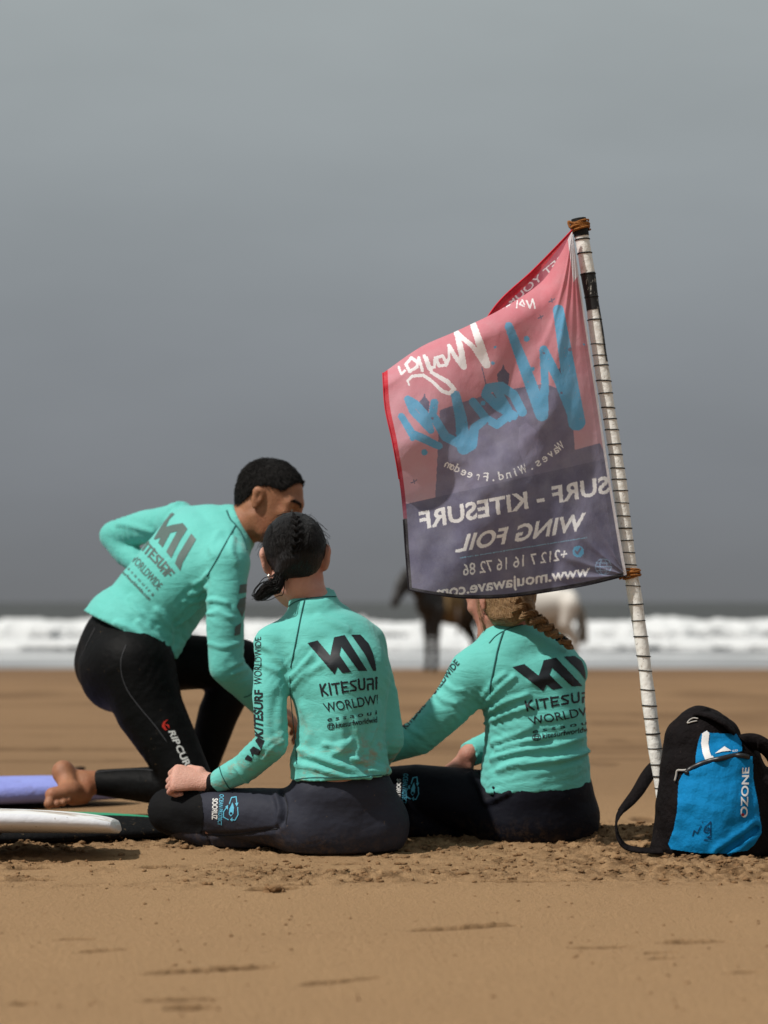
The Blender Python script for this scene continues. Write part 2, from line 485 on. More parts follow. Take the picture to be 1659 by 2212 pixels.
# ================================================================== materials
m = Mat('beach sand', (.365, .224, .112), .95, .12)
m.mix(m.noise(.9, 5, .6), (.30, .180, .090), .6)
m.mix(m.noise(.0035, 2, .6, lo=.3, hi=.7), (.46, .30, .17), .7)
m.mix(m.noise(.0022, 2, .5, lo=.58, hi=.68), (.12, .068, .034), .7)
m.mix(m.noise(.009, 3, .6, lo=.35, hi=.65), (.29, .172, .084), .45)
m.mix(m.attr('damp_shade').outputs['Fac'], (.115, .062, .028), 1.0)  # damp sand, plus shade painted into the foreground marks
m.mix(m.attr('shore').outputs['Fac'], (.165, .098, .054), .9)
m.bump(m.noise(.012, 5, .65), .004, .8).bump(m.noise(.0025, 2, .6), .0012, .8)
M_SAND = m.done()
m = Mat('damp sand clods', (.22, .125, .060), .95, .15)
m.mix(m.noise(.02, 4), (.27, .16, .08), .8); m.bump(m.noise(.003, 3), .0015)
M_CLOD = m.done()
m = Mat('grey sea', (.040, .043, .042), .5, .22)
m.mix(m.noise(9, 4, .6, scale=(.35, 1, 1)), (.07, .07, .066), .8)
m.bump(m.noise(2.2, 5, .6, scale=(.4, 1, 1)), .35, 1.0).bump(m.noise(.5, 3, .6, scale=(.5, 1, 1)), .08)
M_SEA = m.done()
m = Mat('sea foam', (.86, .87, .87), .9, .3)
m.mix(m.noise(.55, 5, .65, lo=.45, hi=.75), (.7, .71, .72), .25); m.bump(m.noise(.16, 5, .7), .05)
M_FOAM = m.done()
m = Mat('shallow wash', (.20, .20, .20), .35, .5)
m.mix(m.noise(1.3, 5, .65, scale=(.22, 1, 1), lo=.40, hi=.62), (.55, .56, .57), .85)
m.bump(m.noise(.5, 4, .6, scale=(.4, 1, 1)), .05)
M_WASH = m.done()
m = Mat('headland scrub', (.075, .08, .078), .95, .1); m.mix(m.noise(30, 5), (.12, .12, .115), .8); M_HEAD = m.done()

# ================================================================== the beach
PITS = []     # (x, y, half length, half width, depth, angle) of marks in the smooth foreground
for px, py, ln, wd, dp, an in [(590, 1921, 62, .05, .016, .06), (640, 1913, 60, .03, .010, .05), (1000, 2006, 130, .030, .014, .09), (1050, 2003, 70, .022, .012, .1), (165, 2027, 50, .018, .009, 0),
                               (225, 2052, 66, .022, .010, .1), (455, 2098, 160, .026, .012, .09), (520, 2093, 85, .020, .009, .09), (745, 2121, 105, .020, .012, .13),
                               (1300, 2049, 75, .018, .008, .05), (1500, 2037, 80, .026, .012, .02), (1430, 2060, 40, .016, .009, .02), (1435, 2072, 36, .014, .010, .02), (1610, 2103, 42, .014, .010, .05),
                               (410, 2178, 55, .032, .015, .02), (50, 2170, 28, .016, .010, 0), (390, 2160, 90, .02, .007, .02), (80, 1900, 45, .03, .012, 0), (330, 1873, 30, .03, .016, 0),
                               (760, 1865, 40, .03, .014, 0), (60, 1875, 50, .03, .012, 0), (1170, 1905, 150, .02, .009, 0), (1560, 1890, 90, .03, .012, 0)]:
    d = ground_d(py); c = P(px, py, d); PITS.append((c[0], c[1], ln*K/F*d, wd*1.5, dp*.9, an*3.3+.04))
FAR = []      # darker, damper marks further down the beach
for px, py, ln, wd, am in [(60, 1617, 110, .10, .75), (200, 1618, 160, .07, .6), (430, 1620, 140, .06, .5), (90, 1590, 60, .05, .3), (600, 1612, 90, .1, .4), (1330, 1560, 60, .25, .45), (1450, 1545, 110, .35, .5), (1600, 1548, 90, .3, .45), (950, 1530, 120, .35, .5), (1500, 1600, 50, .12, .4), (1390, 1768, 30, .05, .7), (1340, 1600, 40, .12, .4),
                           (700, 1520, 80, .4, .4), (60, 1500, 120, .6, .5), (1550, 1500, 130, .7, .5), (900, 1490, 90, .8, .45), (250, 1640, 40, .05, .35), (1300, 1650, 40, .08, .4), (1580, 1665, 60, .08, .35)]:
    d = 9.0
    for _ in range(30): d = (EYE+(.633/35.2)*max(d-7.9, 0))*F/(py*K-HOR)
    FAR.append((P(px, py, d)[0], d, ln*K/F*d, wd*2.6, min(1, am*1.5)))
def sst(a, b, x): t = np.clip((x-a)/(b-a), 0, 1); return t*t*(3-2*t)
def ground(x, y, detail=True):
    """height of the beach and its dark tone: damp, plus shade painted in the marks"""
    z = -.633/35.2*np.maximum(y-6.8, 0)+.0*x; z = np.where(y < 9, -.633/35.2*np.maximum(y-6.8, 0)**2/4.4*1.0, -.633/35.2*(y-7.9)); z = np.where(y < 6.8, 0, z)
    z = np.where(y > 60, -.633/35.2*(60-7.9), z)
    damp_shade = np.zeros_like(z)
    if not detail: return z, damp_shade
    near = 1-sst(7.5, 11, y)
    # churned band around the group
    edge = .16*fbm(x*2.3+5, y*1.2, 3, 3)
    band = sst(5.0, 5.30, y+edge)*(1-sst(6.25, 6.6, y+edge*.5))
    patch = np.clip(fbm(x*3.1, y*4.5, 11, 3)*2.8-.68, 0, 1)
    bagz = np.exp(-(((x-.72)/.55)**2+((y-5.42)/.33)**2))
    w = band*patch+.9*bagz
    w = np.clip(w, 0, 1)
    rough = fbm(x*42, y*30, 21, 4, .68)-.5
    ridg = 1-np.abs(2*fbm(x*13, y*11, 31, 3)-1)
    z = z+near*(w*(.034*rough+.016*(ridg-.7))+.0035*(fbm(x*9, y*9, 41, 3)-.5)+.010*(fbm(x*1.7, y*2.2, 43, 2)-.5))
    damp_shade = damp_shade+near*w*np.clip((.66-fbm(x*40, y*24, 51, 4, .6))*2.8, 0, .95)
    # the bank just behind the women and the bag
    bank = np.exp(-((y-6.02-.05*np.sin(x*5))/.10)**2)*sst(.2, .42, x)*(1-sst(.9, 1.3, x))
    z = z+bank*.022*(.6+.8*fbm(x*12, y*12, 61, 3))
    damp_shade = np.maximum(damp_shade, bank*.65*fbm(x*16, y*10, 62, 3)*1.6)
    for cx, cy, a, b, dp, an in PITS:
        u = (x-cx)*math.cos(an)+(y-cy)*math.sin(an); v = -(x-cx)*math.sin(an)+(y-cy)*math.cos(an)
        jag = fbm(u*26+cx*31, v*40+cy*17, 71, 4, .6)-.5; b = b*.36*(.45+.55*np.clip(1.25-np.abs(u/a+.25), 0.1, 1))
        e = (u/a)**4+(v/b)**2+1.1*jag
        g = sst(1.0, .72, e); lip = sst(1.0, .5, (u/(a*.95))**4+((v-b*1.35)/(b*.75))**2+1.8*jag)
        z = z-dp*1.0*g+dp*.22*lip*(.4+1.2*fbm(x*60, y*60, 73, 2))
        damp_shade = np.maximum(damp_shade, np.clip(sst(1.15, .8, e)*sst(-.35, .5, v/b)*(.55+.9*(fbm(x*70, y*50, 75, 3))), 0, 1)*.98)  # shade along each mark's far wall, painted in as dark colour
        damp_shade = np.maximum(damp_shade, lip*.22*fbm(x*80, y*60, 76, 2))
    # long blurred tyre and hoof tracks further down the beach
    far = sst(6.7, 8, y)*(1-sst(33, 40, y))
    tr = np.clip(fbm(x*.55+3, y*1.1, 81, 4)*3-1.55, 0, 1)
    for yc, wdt, am in ((10.45, .16, 1.0), (9.35, .10, .6), (12.0, .12, .5), (7.85, .05, .3), (13.2, .22, .5), (17.5, .4, .5), (25, .8, .55), (31, 1.0, .5)):
        tr = np.maximum(tr, am*np.exp(-((y-yc-.12*np.sin(x*.7))/wdt)**2)*np.clip(fbm(x*1.6+yc, y*.3, 91, 4)*2.6-.5, 0, 1))
    damp_shade = np.maximum(damp_shade, far*tr*.85)
    for cx, cy, a, b, am in FAR:
        e = ((x-cx)/a)**2+((y-cy)/b)**2+1.6*(fbm(x*7+cx, y*4, 97, 4)-.5); q = sst(1.0, .35, e)*am
        damp_shade = np.maximum(damp_shade, q*(.5+.7*fbm(x*16, y*8, 98, 3))); z = z-.012*q*fbm(x*14, y*9, 99, 3)
    z = z-far*tr*.02*fbm(x*9, y*5, 95, 3)
    return z, np.clip(damp_shade, 0, 1)
def graded(a, b, s0, g, lim):
    out = [a]; s = s0
    while abs(out[-1]) < abs(lim) if a*lim >= 0 or abs(a) < abs(lim) else False:
        out.append(out[-1]+math.copysign(s, lim-a)); s *= g
    return out
xs = np.arange(-1.5, 1.5, .0085); r_ = []; s_ = .012; q_ = 1.5
while q_ < 160: r_.append(q_); q_ += s_; s_ *= 1.11
xs = np.concatenate([-np.array(r_)[::-1], xs, np.array(r_)])
ys = np.concatenate([np.array([-60, -30, -15, -8, -4, -2, 0, 1, 1.8, 2.3, 2.6, 2.8, 2.95]), np.arange(3.05, 6.9, .0085)]); r_ = []; s_ = .012; q_ = 6.9
while q_ < 62: r_.append(q_); q_ += s_; s_ *= 1.02
ys = np.concatenate([ys, np.array(r_)])
GX, GY = np.meshgrid(xs, ys, indexing='ij'); GZ, GW = ground(GX, GY)
ni, nj = GX.shape
ii = (np.arange(ni-1)[:, None]*nj+np.arange(nj-1)[None]).ravel()
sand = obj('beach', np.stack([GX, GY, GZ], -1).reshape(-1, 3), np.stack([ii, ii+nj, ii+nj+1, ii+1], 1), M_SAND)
tag(sand, 'smooth brown sandy beach with churned sand around the group', 'beach', kind='structure')
at_ = sand.data.attributes.new('damp_shade', 'FLOAT', 'POINT'); at_.data.foreach_set('value', GW.ravel().astype(np.float32))
at_ = sand.data.attributes.new('shore', 'FLOAT', 'POINT'); at_.data.foreach_set('value', (.52*sst(5.9, 8.0, GY)+.48*sst(22, 41, GY+2*fbm(GX*.3, GY*.2, 5))).ravel().astype(np.float32))

# ================================================================== sea, breakers, headland
SEA = -.640
sv = [(-4000, 41.5, SEA), (4000, 41.5, SEA), (4000, 6000, SEA), (-4000, 6000, SEA)]
tag(obj('sea', sv, [(0, 1, 2, 3)], M_SEA, smooth=False), 'flat dark grey sea reaching the horizon', 'sea', kind='structure')
def wash():
    x = np.linspace(-26, 26, 160); y = np.linspace(41.0, 58, 60); X, Y = np.meshgrid(x, y, indexing='ij')
    Z = SEA+.012+.05*(fbm(X*.35, Y*.9, 7, 3)-.42)*sst(42, 46, Y)
    Y = Y+.9*(fbm(X*.3, Y*0, 9, 2)-.5)
    i = (np.arange(159)[:, None]*60+np.arange(59)[None]).ravel()
    return np.stack([X, Y, Z], -1).reshape(-1, 3), np.stack([i, i+60, i+61, i+1], 1)
tag(obj('shallow_water', *wash(), M_WASH), 'shallow foamy wash running up the soaked sand', 'water', kind='structure')
def breaker(y0, h, depth, seed, x0=-27, x1=27, z0=SEA):
    nx, na = 520, 15; x = np.linspace(x0, x1, nx); a = np.linspace(0, math.pi, na)
    X, A = np.meshgrid(x, a, indexing='ij')
    top = h*(.84+.46*fbm(X*.55, X*0+seed, seed, 4)+.16*(fbm(X*2.6, A*2, seed+3, 3)-.5))
    lump = 1+.35*(fbm(X*1.7, A*3, seed+5, 4)-.5)
    Y = y0-np.cos(A)*depth*lump+.5*np.sin(X*.35+seed); Z = z0-.03+np.sin(A)**.6*top*lump
    i = (np.arange(nx-1)[:, None]*na+np.arange(na-1)[None]).ravel()
    return np.stack([X, Y, Z], -1).reshape(-1, 3), np.stack([i, i+na, i+na+1, i+1], 1)
for y0, h, dp, sd, lb in ((79, .58, 2.2, 2, 'tall white foaming breaker, the farther of two lines of surf'), (61.5, .30, 2.0, 12, 'low white foaming breaker, nearer the sand'),
                          (52.5, .06, .8, 22, 'thin line of spent foam at the shore')):
    tag(obj('breaking_wave', *breaker(y0, h, dp, sd), M_FOAM), lb, 'wave', kind='structure')
for px, py, wd, h in ((772, 1318, .55, .75), (1437, 1322, 2.2, .5), (60, 1331, 1.4, .3), (1600, 1326, 2.0, .3)):
    d = 95 if wd < 1 else 120; c = P(px, py, d)
    n, na = 40, 9; x = np.linspace(-wd, wd, n); a = np.linspace(0, math.pi, na); X, A = np.meshgrid(x, a, indexing='ij')
    e = np.sqrt(np.clip(1-(X/wd)**2, 0, 1)); Zt = h*e*(.6+.8*fbm(X*2+px, A, 3))
    V = np.stack([c[0]+X, d-np.cos(A)*.6*e, SEA-.02+np.sin(A)*Zt], -1).reshape(-1, 3)
    i = (np.arange(n-1)[:, None]*na+np.arange(na-1)[None]).ravel()
    tag(obj('whitecap', V, np.stack([i, i+na, i+na+1, i+1], 1), M_FOAM), 'small whitecap out on the grey sea', 'whitecap', 'whitecaps on the sea', 'structure')
# low headland behind the sea on the right
n = 60; t = np.linspace(0, 1, n); hx = 520+t*900; hh = 40*np.sin(np.clip(t*2.2, 0, 1)*math.pi/2)**1.3*(.75+.5*fbm(t*9, t*0, 4, 4))
V = []; 
for i in range(n):
    for j, (dy, f) in enumerate(((-160, 0), (-100, .45), (-30, .9), (30, 1.0), (120, .7), (220, 0))): V.append((hx[i], 3050+dy, SEA-2+hh[i]*f*.95))
i = (np.arange(n-1)[:, None]*6+np.arange(5)[None]).ravel()
tag(obj('headland', np.array(V), np.stack([i, i+6, i+7, i+1], 1), M_HEAD), 'low hazy headland far across the sea', 'headland', kind='structure')

# ================================================================== crumbs of sand
def lumps(cent, size, seed, sub=1):
    bm = bmesh.new(); bmesh.ops.create_icosphere(bm, subdivisions=sub, radius=1.0)
    bv = np.array([v.co[:] for v in bm.verts]); bf = np.array([[v.index for v in f.verts] for f in bm.faces]); bm.free()
    r = np.random.default_rng(seed); VV, FF = [], []
    for i, (c, s) in enumerate(zip(cent, size)):
        sc = s*np.array([r.uniform(.6, 1.7), r.uniform(.6, 1.4), r.uniform(.4, .85)]); an = r.uniform(0, 6.28)
        v = bv*(1+.55*lump3(bv, 1.1, int(r.integers(1e6)), 5)[:, None])*sc
        v = np.stack([v[:, 0]*math.cos(an)-v[:, 1]*math.sin(an), v[:, 0]*math.sin(an)+v[:, 1]*math.cos(an), v[:, 2]], 1)+c
        VV.append(v); FF.append(bf+i*len(bv))
    return np.concatenate(VV), np.concatenate(FF)
cx = RNG.uniform(-1.25, 1.25, 160000); cy = RNG.uniform(4.95, 6.35, 160000); _, cw = ground(cx, cy)
keep = RNG.uniform(0, 1, 160000) < cw**1.4*.30+.0025*(cy < 5.5); cx, cy = cx[keep][:9000], cy[keep][:9000]
cs = .0015+.0070*RNG.uniform(0, 1, len(cx))**6; cz, _ = ground(cx, cy)
tag(obj('sand_crumbs', *lumps(np.stack([cx, cy, cz+cs*.3], 1), cs, 5), M_CLOD), 'crumbs of damp sand scattered over the churned beach', 'sand', kind='stuff')
fx = RNG.uniform(-1, 1, 260); fy = RNG.uniform(3.4, 5.0, 260); fx *= fy*.17; fz, _ = ground(fx, fy); fs = .0012+.003*RNG.uniform(0, 1, 260)**3
tag(obj('sand_grains', *lumps(np.stack([fx, fy, fz+fs*.3], 1), fs, 6), M_CLOD), 'sparse coarse grains on the smooth foreground sand', 'sand', kind='stuff')
for px, py, s, lb in ((715, 1836, .024, 'brown clump of damp sand against the seat of the dark-haired person'), (1560, 1862, .014, 'small round lump of sand in front of the backpack'),
                      (590, 1919, .016, 'crusty lump of sand in a mark on the smooth foreground'), (400, 1826, .012, 'lump of churned sand in front of the stacked surfboards')):
    d = ground_d(py+8); c = P(px, py+8, d); z, _ = ground(np.array([c[0]]), np.array([d])); c[2] = z[0]+s*.35
    o = obj('sand_clump', *lumps([c, c+[s*1.1, .004, -s*.25], c+[-s*.9, -.003, -s*.3], c+[s*.3, -.01, s*.25]], [s*.9, s*.6, s*.55, s*.5], int(px), 3), M_CLOD, origin=c); tag(o, lb, 'sand clump')
# dark flake of weed on the sand beyond the lavender board
d = ground_d(1672, -.02); c = P(165, 1672, d); z, _ = ground(np.array([c[0]]), np.array([d]), False)
V, Fq = lumps([(c[0], d, z[0]+.006), (c[0]+.016, d, z[0]+.012)], [.020, .010], 9, 2)
m = Mat('dried weed', (.02, .012, .008), .9, .2); m.mix(m.noise(.02), (.05, .03, .02), .8)
tag(obj('seaweed_scrap', V, Fq, m.done(), origin=(c[0], d, z[0])), 'dark scrap of seaweed on the sand behind the lavender board', 'seaweed')

# ================================================================== horses at the water's edge
def horse(name, nose_x, D, sc, mats, label, saddle=None, yaw=0.0):
    gz = float(ground(np.array([0.]), np.array([float(D)]), False)[0][0])
    x0 = (nose_x*K-384)/F*D
    cy_, sy_ = math.cos(yaw), math.sin(yaw)
    Q = lambda x, y, z: np.array([x0+(x*cy_-y*sy_)*sc, D+(x*sy_+y*cy_)*sc, gz+z*sc])
    def box(*c): c = np.array(c); return c.min(0), c.max(0)
    f = Field(*box(Q(-.25, -.55, -.05), Q(2.75, .55, 1.95), Q(-.25, .55, 0), Q(2.75, -.55, 0)), .028*sc)
    L = (-sy_, cy_, 0)
    f.tube([Q(.95, 0, 1.17), Q(1.25, 0, 1.16), Q(1.65, 0, 1.10), Q(2.05, 0, 1.16), Q(2.28, 0, 1.18)], [(.20*sc, .27*sc), (.26*sc, .33*sc), (.29*sc, .33*sc), (.27*sc, .29*sc), (.22*sc, .24*sc)], L, .06)
    f.tube([Q(1.0, 0, 1.28), Q(.72, 0, 1.42), Q(.48, 0, 1.55)], [(.14*sc, .27*sc), (.11*sc, .20*sc), (.09*sc, .15*sc)], L, .07)
    f.tube([Q(.46, 0, 1.62), Q(.33, 0, 1.48), Q(.17, 0, 1.26), Q(.12, 0, 1.17)], [(.11*sc, .15*sc), (.10*sc, .155*sc), (.075*sc, .10*sc), (.07*sc, .085*sc)], L, .05)
    for s in (-1, 1):
        f.tube([Q(.52, s*.06, 1.66), Q(.50, s*.075, 1.79)], [.038*sc, .012*sc], None, .02)
        dx = .05*s
        f.tube([Q(1.05+dx, s*.15, 1.05), Q(1.02+dx, s*.15, .72), Q(1.03+dx, s*.14, .48), Q(1.03+dx, s*.14, .14), Q(.99+dx, s*.14, .05)], [.13*sc, .085*sc, .062*sc, .048*sc, .06*sc], None, .05)
        f.tube([Q(2.18-dx, s*.15, 1.12), Q(2.10-dx, s*.16, .82), Q(2.33-dx, s*.15, .52), Q(2.28-dx, s*.14, .14), Q(2.23-dx, s*.14, .05)], [.21*sc, .14*sc, .072*sc, .05*sc, .06*sc], None, .06)
    V, Fq = f.mesh(); V = relax(V, Fq, 2)
    t = thing(name, Q(1.3, 0, 0), label, 'horse')
    obj('body', V, Fq, mats[0], t)
    # mane and tail
    R = np.random.default_rng(int(nose_x)); ln, rd = [], []
    for i in range(90):
        u = R.uniform(0, 1); a = Q(.52+.5*u, R.normal(0, .015), 1.70-.14*u); b = a+np.array([R.uniform(-.02, .1), -.12-.03*R.uniform(), -R.uniform(.12, .3)])*sc
        ln.append(np.array([a, (a+b)/2+np.array([0, -.05, .03])*sc, b])); rd.append(np.array([.012, .012, .004])*sc)
    obj('mane', *tubes(ln, rd, 4), mats[1], t)
    ln, rd = [], []
    for i in range(70):
        a = Q(2.46, R.normal(0, .02), 1.24+R.normal(0, .02)); e = R.normal(0, .04, 3)
        ln.append(np.array([a, Q(2.58+e[0]*.5, e[1]*.5, 1.05), Q(2.60+e[0], e[1], .75), Q(2.57+e[0]*1.5, e[1]*1.5, .45+abs(e[2]))])); rd.append(np.array([.016, .016, .014, .004])*sc)
    obj('tail', *tubes(ln, rd, 4), mats[1], t)
    if saddle:
        f2 = Field(*box(Q(1.0, -.55, .6), Q(1.9, .55, 1.75), Q(1.0, .55, 1), Q(1.9, -.55, 1)), .022*sc); fx_ = np.array([cy_, sy_, 0])
        f2.tube([Q(1.18, 0, 1.19), Q(1.46, 0, 1.16)], [(.31*sc, .37*sc), (.325*sc, .37*sc)], L, .02)
        f2.plane(Q(1.12, 0, 1), -fx_); f2.plane(Q(1.50, 0, 1), fx_); f2.plane(Q(1.3, 0, .86), (-.1, 0, -1))
        obj('saddle_blanket', *f2.mesh(), saddle[0], t)
        f3 = Field(*box(Q(1.0, -.5, 1.3), Q(1.8, .5, 1.85), Q(1.0, .5, 1.4), Q(1.8, -.5, 1.4)), .02*sc)
        f3.tube([Q(1.18, 0, 1.58), Q(1.32, 0, 1.50), Q(1.50, 0, 1.60)], [(.12*sc, .06*sc), (.2*sc, .05*sc), (.19*sc, .06*sc)], L, .05)
        obj('saddle', *f3.mesh(), saddle[1], t)
        strap, sf = tubes([np.array([Q(1.3, -.34, 1.1), Q(1.3, -.36, .85), Q(1.3, -.35, .62)])], [.02*sc], 6); obj('stirrup_strap', strap, sf, saddle[1], t)
    return t
m = Mat('dark horse coat', (.014, .012, .012), .5, .4); m.mix(m.noise(.3), (.022, .018, .016), .8); hd = m.done()
m = Mat('black mane', (.01, .009, .009), .6, .4); hm = m.done()
m = Mat('tan blanket', (.21, .145, .075), .95, .1); m.mix(m.noise(.06), (.14, .09, .045), .6); hb = m.done()
m = Mat('saddle leather', (.06, .04, .03), .5, .4); hs = m.done()
m = Mat('white horse coat', (.74, .70, .64), .75, .3); m.mix(m.noise(.35), (.64, .59, .53), .6); hw = m.done()
m = Mat('grey mane', (.33, .30, .26), .8, .3); hg = m.done()
horse('horse', 842, 36.0, .95, (hd, hm), 'black saddled horse with a tan blanket standing at the water', (hb, hs), math.radians(46))
horse('horse', 962, 37.5, .97, (hw, hg), 'white horse behind the blond person, standing at the water', None, math.radians(22))

# ================================================================== surfboards
def board(name, nose, tail, hw, th, label, m_hull, m_deck, roll=0.0, rocker=.03, blunt=0.0, tip=.35, fins=None, far=False):
    """nose, tail: end points of the bottom line"""
    nose, tail = np.asarray(nose, float), np.asarray(tail, float)
    ax = tail-nose; ln = np.linalg.norm(ax); ax /= ln
    sd = nrm(np.cross([0, 0, 1], ax)); up = np.cross(ax, sd)
    cr, sr = math.cos(roll), math.sin(roll); sd, up = sd*cr+up*sr, up*cr-sd*sr
    n, k = 70, 32; t = np.linspace(0, 1, n)**2; t[1:] += .0035*(1-t[1:]); ring = np.arange(k)*2*math.pi/k
    w = hw*np.minimum(1, blunt+(1-blunt)*(1-(1-np.clip(t/.42, 0, 1))**2.4)**.62)*np.where(t > .8, 1-.45*((t-.8)/.2)**2.2, 1); w[0] = max(hw*.02, w[0]*.8); w = np.maximum(w, hw*.02)
    tk = th*np.minimum(1, tip+(1-tip)*np.sqrt(np.clip(1-(1-np.clip(t*ln/.34, 0, 1))**2.2, 0, 1)))*np.where(t > .85, 1-.4*((t-.85)/.15), 1)
    rk = rocker*(np.clip(1-t/.3, 0, 1))**2
    VV = []
    for i in range(n):
        c = nose+ax*ln*t[i]
        for a in ring:
            ca, sa = math.cos(a), math.sin(a); e = .62
            x = w[i]*math.copysign(abs(ca)**.85, ca); zz = tk[i]*(.5+.5*math.copysign(abs(sa)**e, sa))
            if sa > 0: zz += .004*(1-(x/w[i])**2)
            if i == 0: x *= .7; zz = tk[i]*.5+(zz-tk[i]*.5)*.55
            VV.append(c+sd*x+up*(zz+rk[i]))
    V = np.array(VV); Fq = np.array([(i*k+j, i*k+(j+1) % k, (i+1)*k+(j+1) % k, (i+1)*k+j) for i in range(n-1) for j in range(k)])
    j = Fq[:, 0] % k; deck = (j >= (k//4+1 if far else 2)) & (j <= k//2-3)
    t_ = thing(name, (nose+tail)/2, label, 'surfboard', )
    caps = [[q for q in range(k)][::-1], [(n-1)*k+q for q in range(k)]]
    body = obj('hull', V, [tuple(f) for f in Fq[~deck]]+[tuple(c) for c in caps], m_hull, t_)
    obj('deck', V, Fq[deck], m_deck, t_)
    if fins:
        for fx, off in fins:
            c = nose+ax*fx+sd*off
            prof = [(0, 0), (.13, 0), (.15, -.06), (.165, -.115), (.13, -.105), (.07, -.07), (.02, -.03)]
            vs = []
            for s in (-1, 1):
                for a, b in prof: vs.append(c+ax*a+up*(b+.004)+sd*s*(.005 if b > -.05 else .002))
            q = len(prof); fs = [tuple(range(q)), tuple(range(2*q-1, q-1, -1))]+[(i, q+i, q+(i+1) % q, (i+1) % q) for i in range(q)]
            obj('fin', np.array(vs), fs, M_BLACKPL, t_, smooth=False)
    return t_
m = Mat('black plastic', (.012, .012, .013), .45, .5); m.mix(m.noise(.02), (.02, .02, .02), .6); M_BLACKPL = m.done()
m = Mat('white foam board', (.70, .70, .72), .5, .4); m.mix(m.noise(.25, 5), (.60, .61, .66), .7); m.mix(m.noise(.05, 5, .65, scale=(.35, 1, 1.2), lo=.63, hi=.69), (.22, .16, .10), .8); m.mix(m.noise(.012, 3, lo=.66, hi=.7), (.3, .27, .24), .7)
m.bump(m.noise(.02, 4), .0006); mw = m.done()
m = Mat('white board deck', (.70, .70, .70), .6, .4); m.mix(m.noise(.07, 5, .65, scale=(.3, 1, 1), lo=.50, hi=.60), (.26, .17, .09), .9); mwd = m.done()
m = Mat('black foam board', (.006, .006, .0065), .7, .06); m.mix(m.noise(.014, 4, .6, lo=.62, hi=.7), (.16, .11, .06), .6); m.bump(m.noise(.01), .0008); mk = m.done()
m = Mat('green board deck', (.02, .30, .15), .55, .4); m.mix(m.noise(.05, 4), (.03, .24, .13), .7); m.mix(m.noise(.03, 5, lo=.62, hi=.7), (.2, .14, .07), .6); mg = m.done()
m = Mat('lavender foam board', (.25, .29, .66), .75, .3); m.mix(m.noise(.16, 5), (.16, .17, .45), .6); m.mix(m.noise(.03, 4, lo=.6, hi=.72), (.27, .29, .62), .6); m.mix(m.noise(.06, 5, lo=.64, hi=.7), (.12, .11, .2), .6); m.bump(m.noise(.012), .0008); ml = m.done()
board('surfboard', P(432, 1822, 6.03)*[1, 1, 0]+[0, 0, .003], (-2.85, 6.03, .003), .26, .044, 'black surfboard with a green deck lying on the sand under the white board', mk, mg, math.radians(-2.6), .002, far=True)
a = P(277, 1792, 5.74); board('surfboard', (a[0]-.005, 5.58, .054), (-2.75, 5.56, .066), .20, .054, 'scuffed white surfboard resting on top of the black one', mw, mwd, math.radians(7), .0, blunt=.55, tip=.42, fins=[(.30, .10), (.30, -.10)])
c = P(150, 1745, 7.05); board('surfboard', (c[0]+.20, 6.98, .0), (-3.0, 6.94, .010), .22, .075, 'lavender foam surfboard lying on the sand behind the bare foot', ml, ml, 0, .02)

# ================================================================== pole, flag and twine
PD = 5.70
p_top, p_bot = P(1250, 474, PD+.02), P(1452, 1838, PD+.02)
ax = p_bot-p_top; PL = np.linalg.norm(ax); ax /= PL
p_end = p_bot+ax*.12
M_ = Mat('white wrapped tape', (.84, .84, .81), .5, .4)
M_.mix(M_.noise(.02, 4, .6), (.74, .73, .69), .7); M_.mix(M_.noise(.035, 5, .65, scale=(1, 1, .5), lo=.6, hi=.68), (.27, .20, .12), .7); M_.mix(M_.noise(.006, 4, lo=.65, hi=.7), (.16, .14, .12), .8)
M_.bump(M_.noise(.02), .001); M_TAPE = M_.done()
M_ = Mat('black tape', (.012, .012, .012), .6, .4); M_.mix(M_.noise(.008, 4, .7, scale=(1, 1, .35), lo=.58, hi=.64), (.5, .5, .46), .85); M_TAPEB = M_.done()
M_ = Mat('black line', (.008, .008, .008), .7, .3); M_LINE = M_.done()
M_ = Mat('orange twine', (.30, .115, .022), .8, .3); M_.mix(M_.noise(.004, 3), (.16, .055, .012), .8); M_TWINE = M_.done()
pole = thing('flag_pole', (p_bot[0], PD, 0), 'thin leaning pole wrapped in white tape, stuck in the sand behind the backpack', 'pole')
u_, v_ = nrm(np.cross(ax, [0, 1, 0])), None; v_ = np.cross(ax, u_)
def pr(s): return R_top+(R_bot-R_top)*s/PL+.0007*math.sin(s*21)+.0006*math.sin(s*47+1)
R_top, R_bot = .0172, .0168
def pole_pt(s): return p_top+ax*s+u_*(.004*math.sin(s*3.1)+.0015*math.sin(s*13))
ss = np.linspace(0, PL+.12, 90); V, Fq = tubes([np.array([pole_pt(s) for s in ss])], [np.array([pr(s) for s in ss])], 18); obj('shaft', V, Fq, M_TAPE, pole)
seams = [(y*K) for y in ()]
ysd = [690, 741, 768, 790, 820, 850, 878, 904, 930, 957, 983, 1009, 1036, 1062, 1089, 1116, 1142, 1168, 1195, 1221]
ysd += [1268, 1304, 1342, 1378, 1415, 1452, 1489, 1524, 1554, 1586, 1620, 1650, 1680, 1705]
for y in [515, 545, 590, 640]+ysd:
    s = (P(1300, y, PD)[2]-p_top[2])/ax[2]; c = pole_pt(s); r = pr(s)+.0004
    a = np.linspace(0, 2*math.pi, 25); tilt = random.uniform(.0012, .0040) if y > 660 else .001; c = c+ax*random.uniform(-.0035, .0035)*(y > 660)
    ring = np.array([c+u_*r*math.cos(q)+v_*r*math.sin(q)+ax*tilt*math.cos(q) for q in a]); V, Fq = tubes([ring], [random.uniform(.0012, .0019) if y > 660 else .002], 5, False); obj('tape_seam', V, Fq, M_LINE, pole)
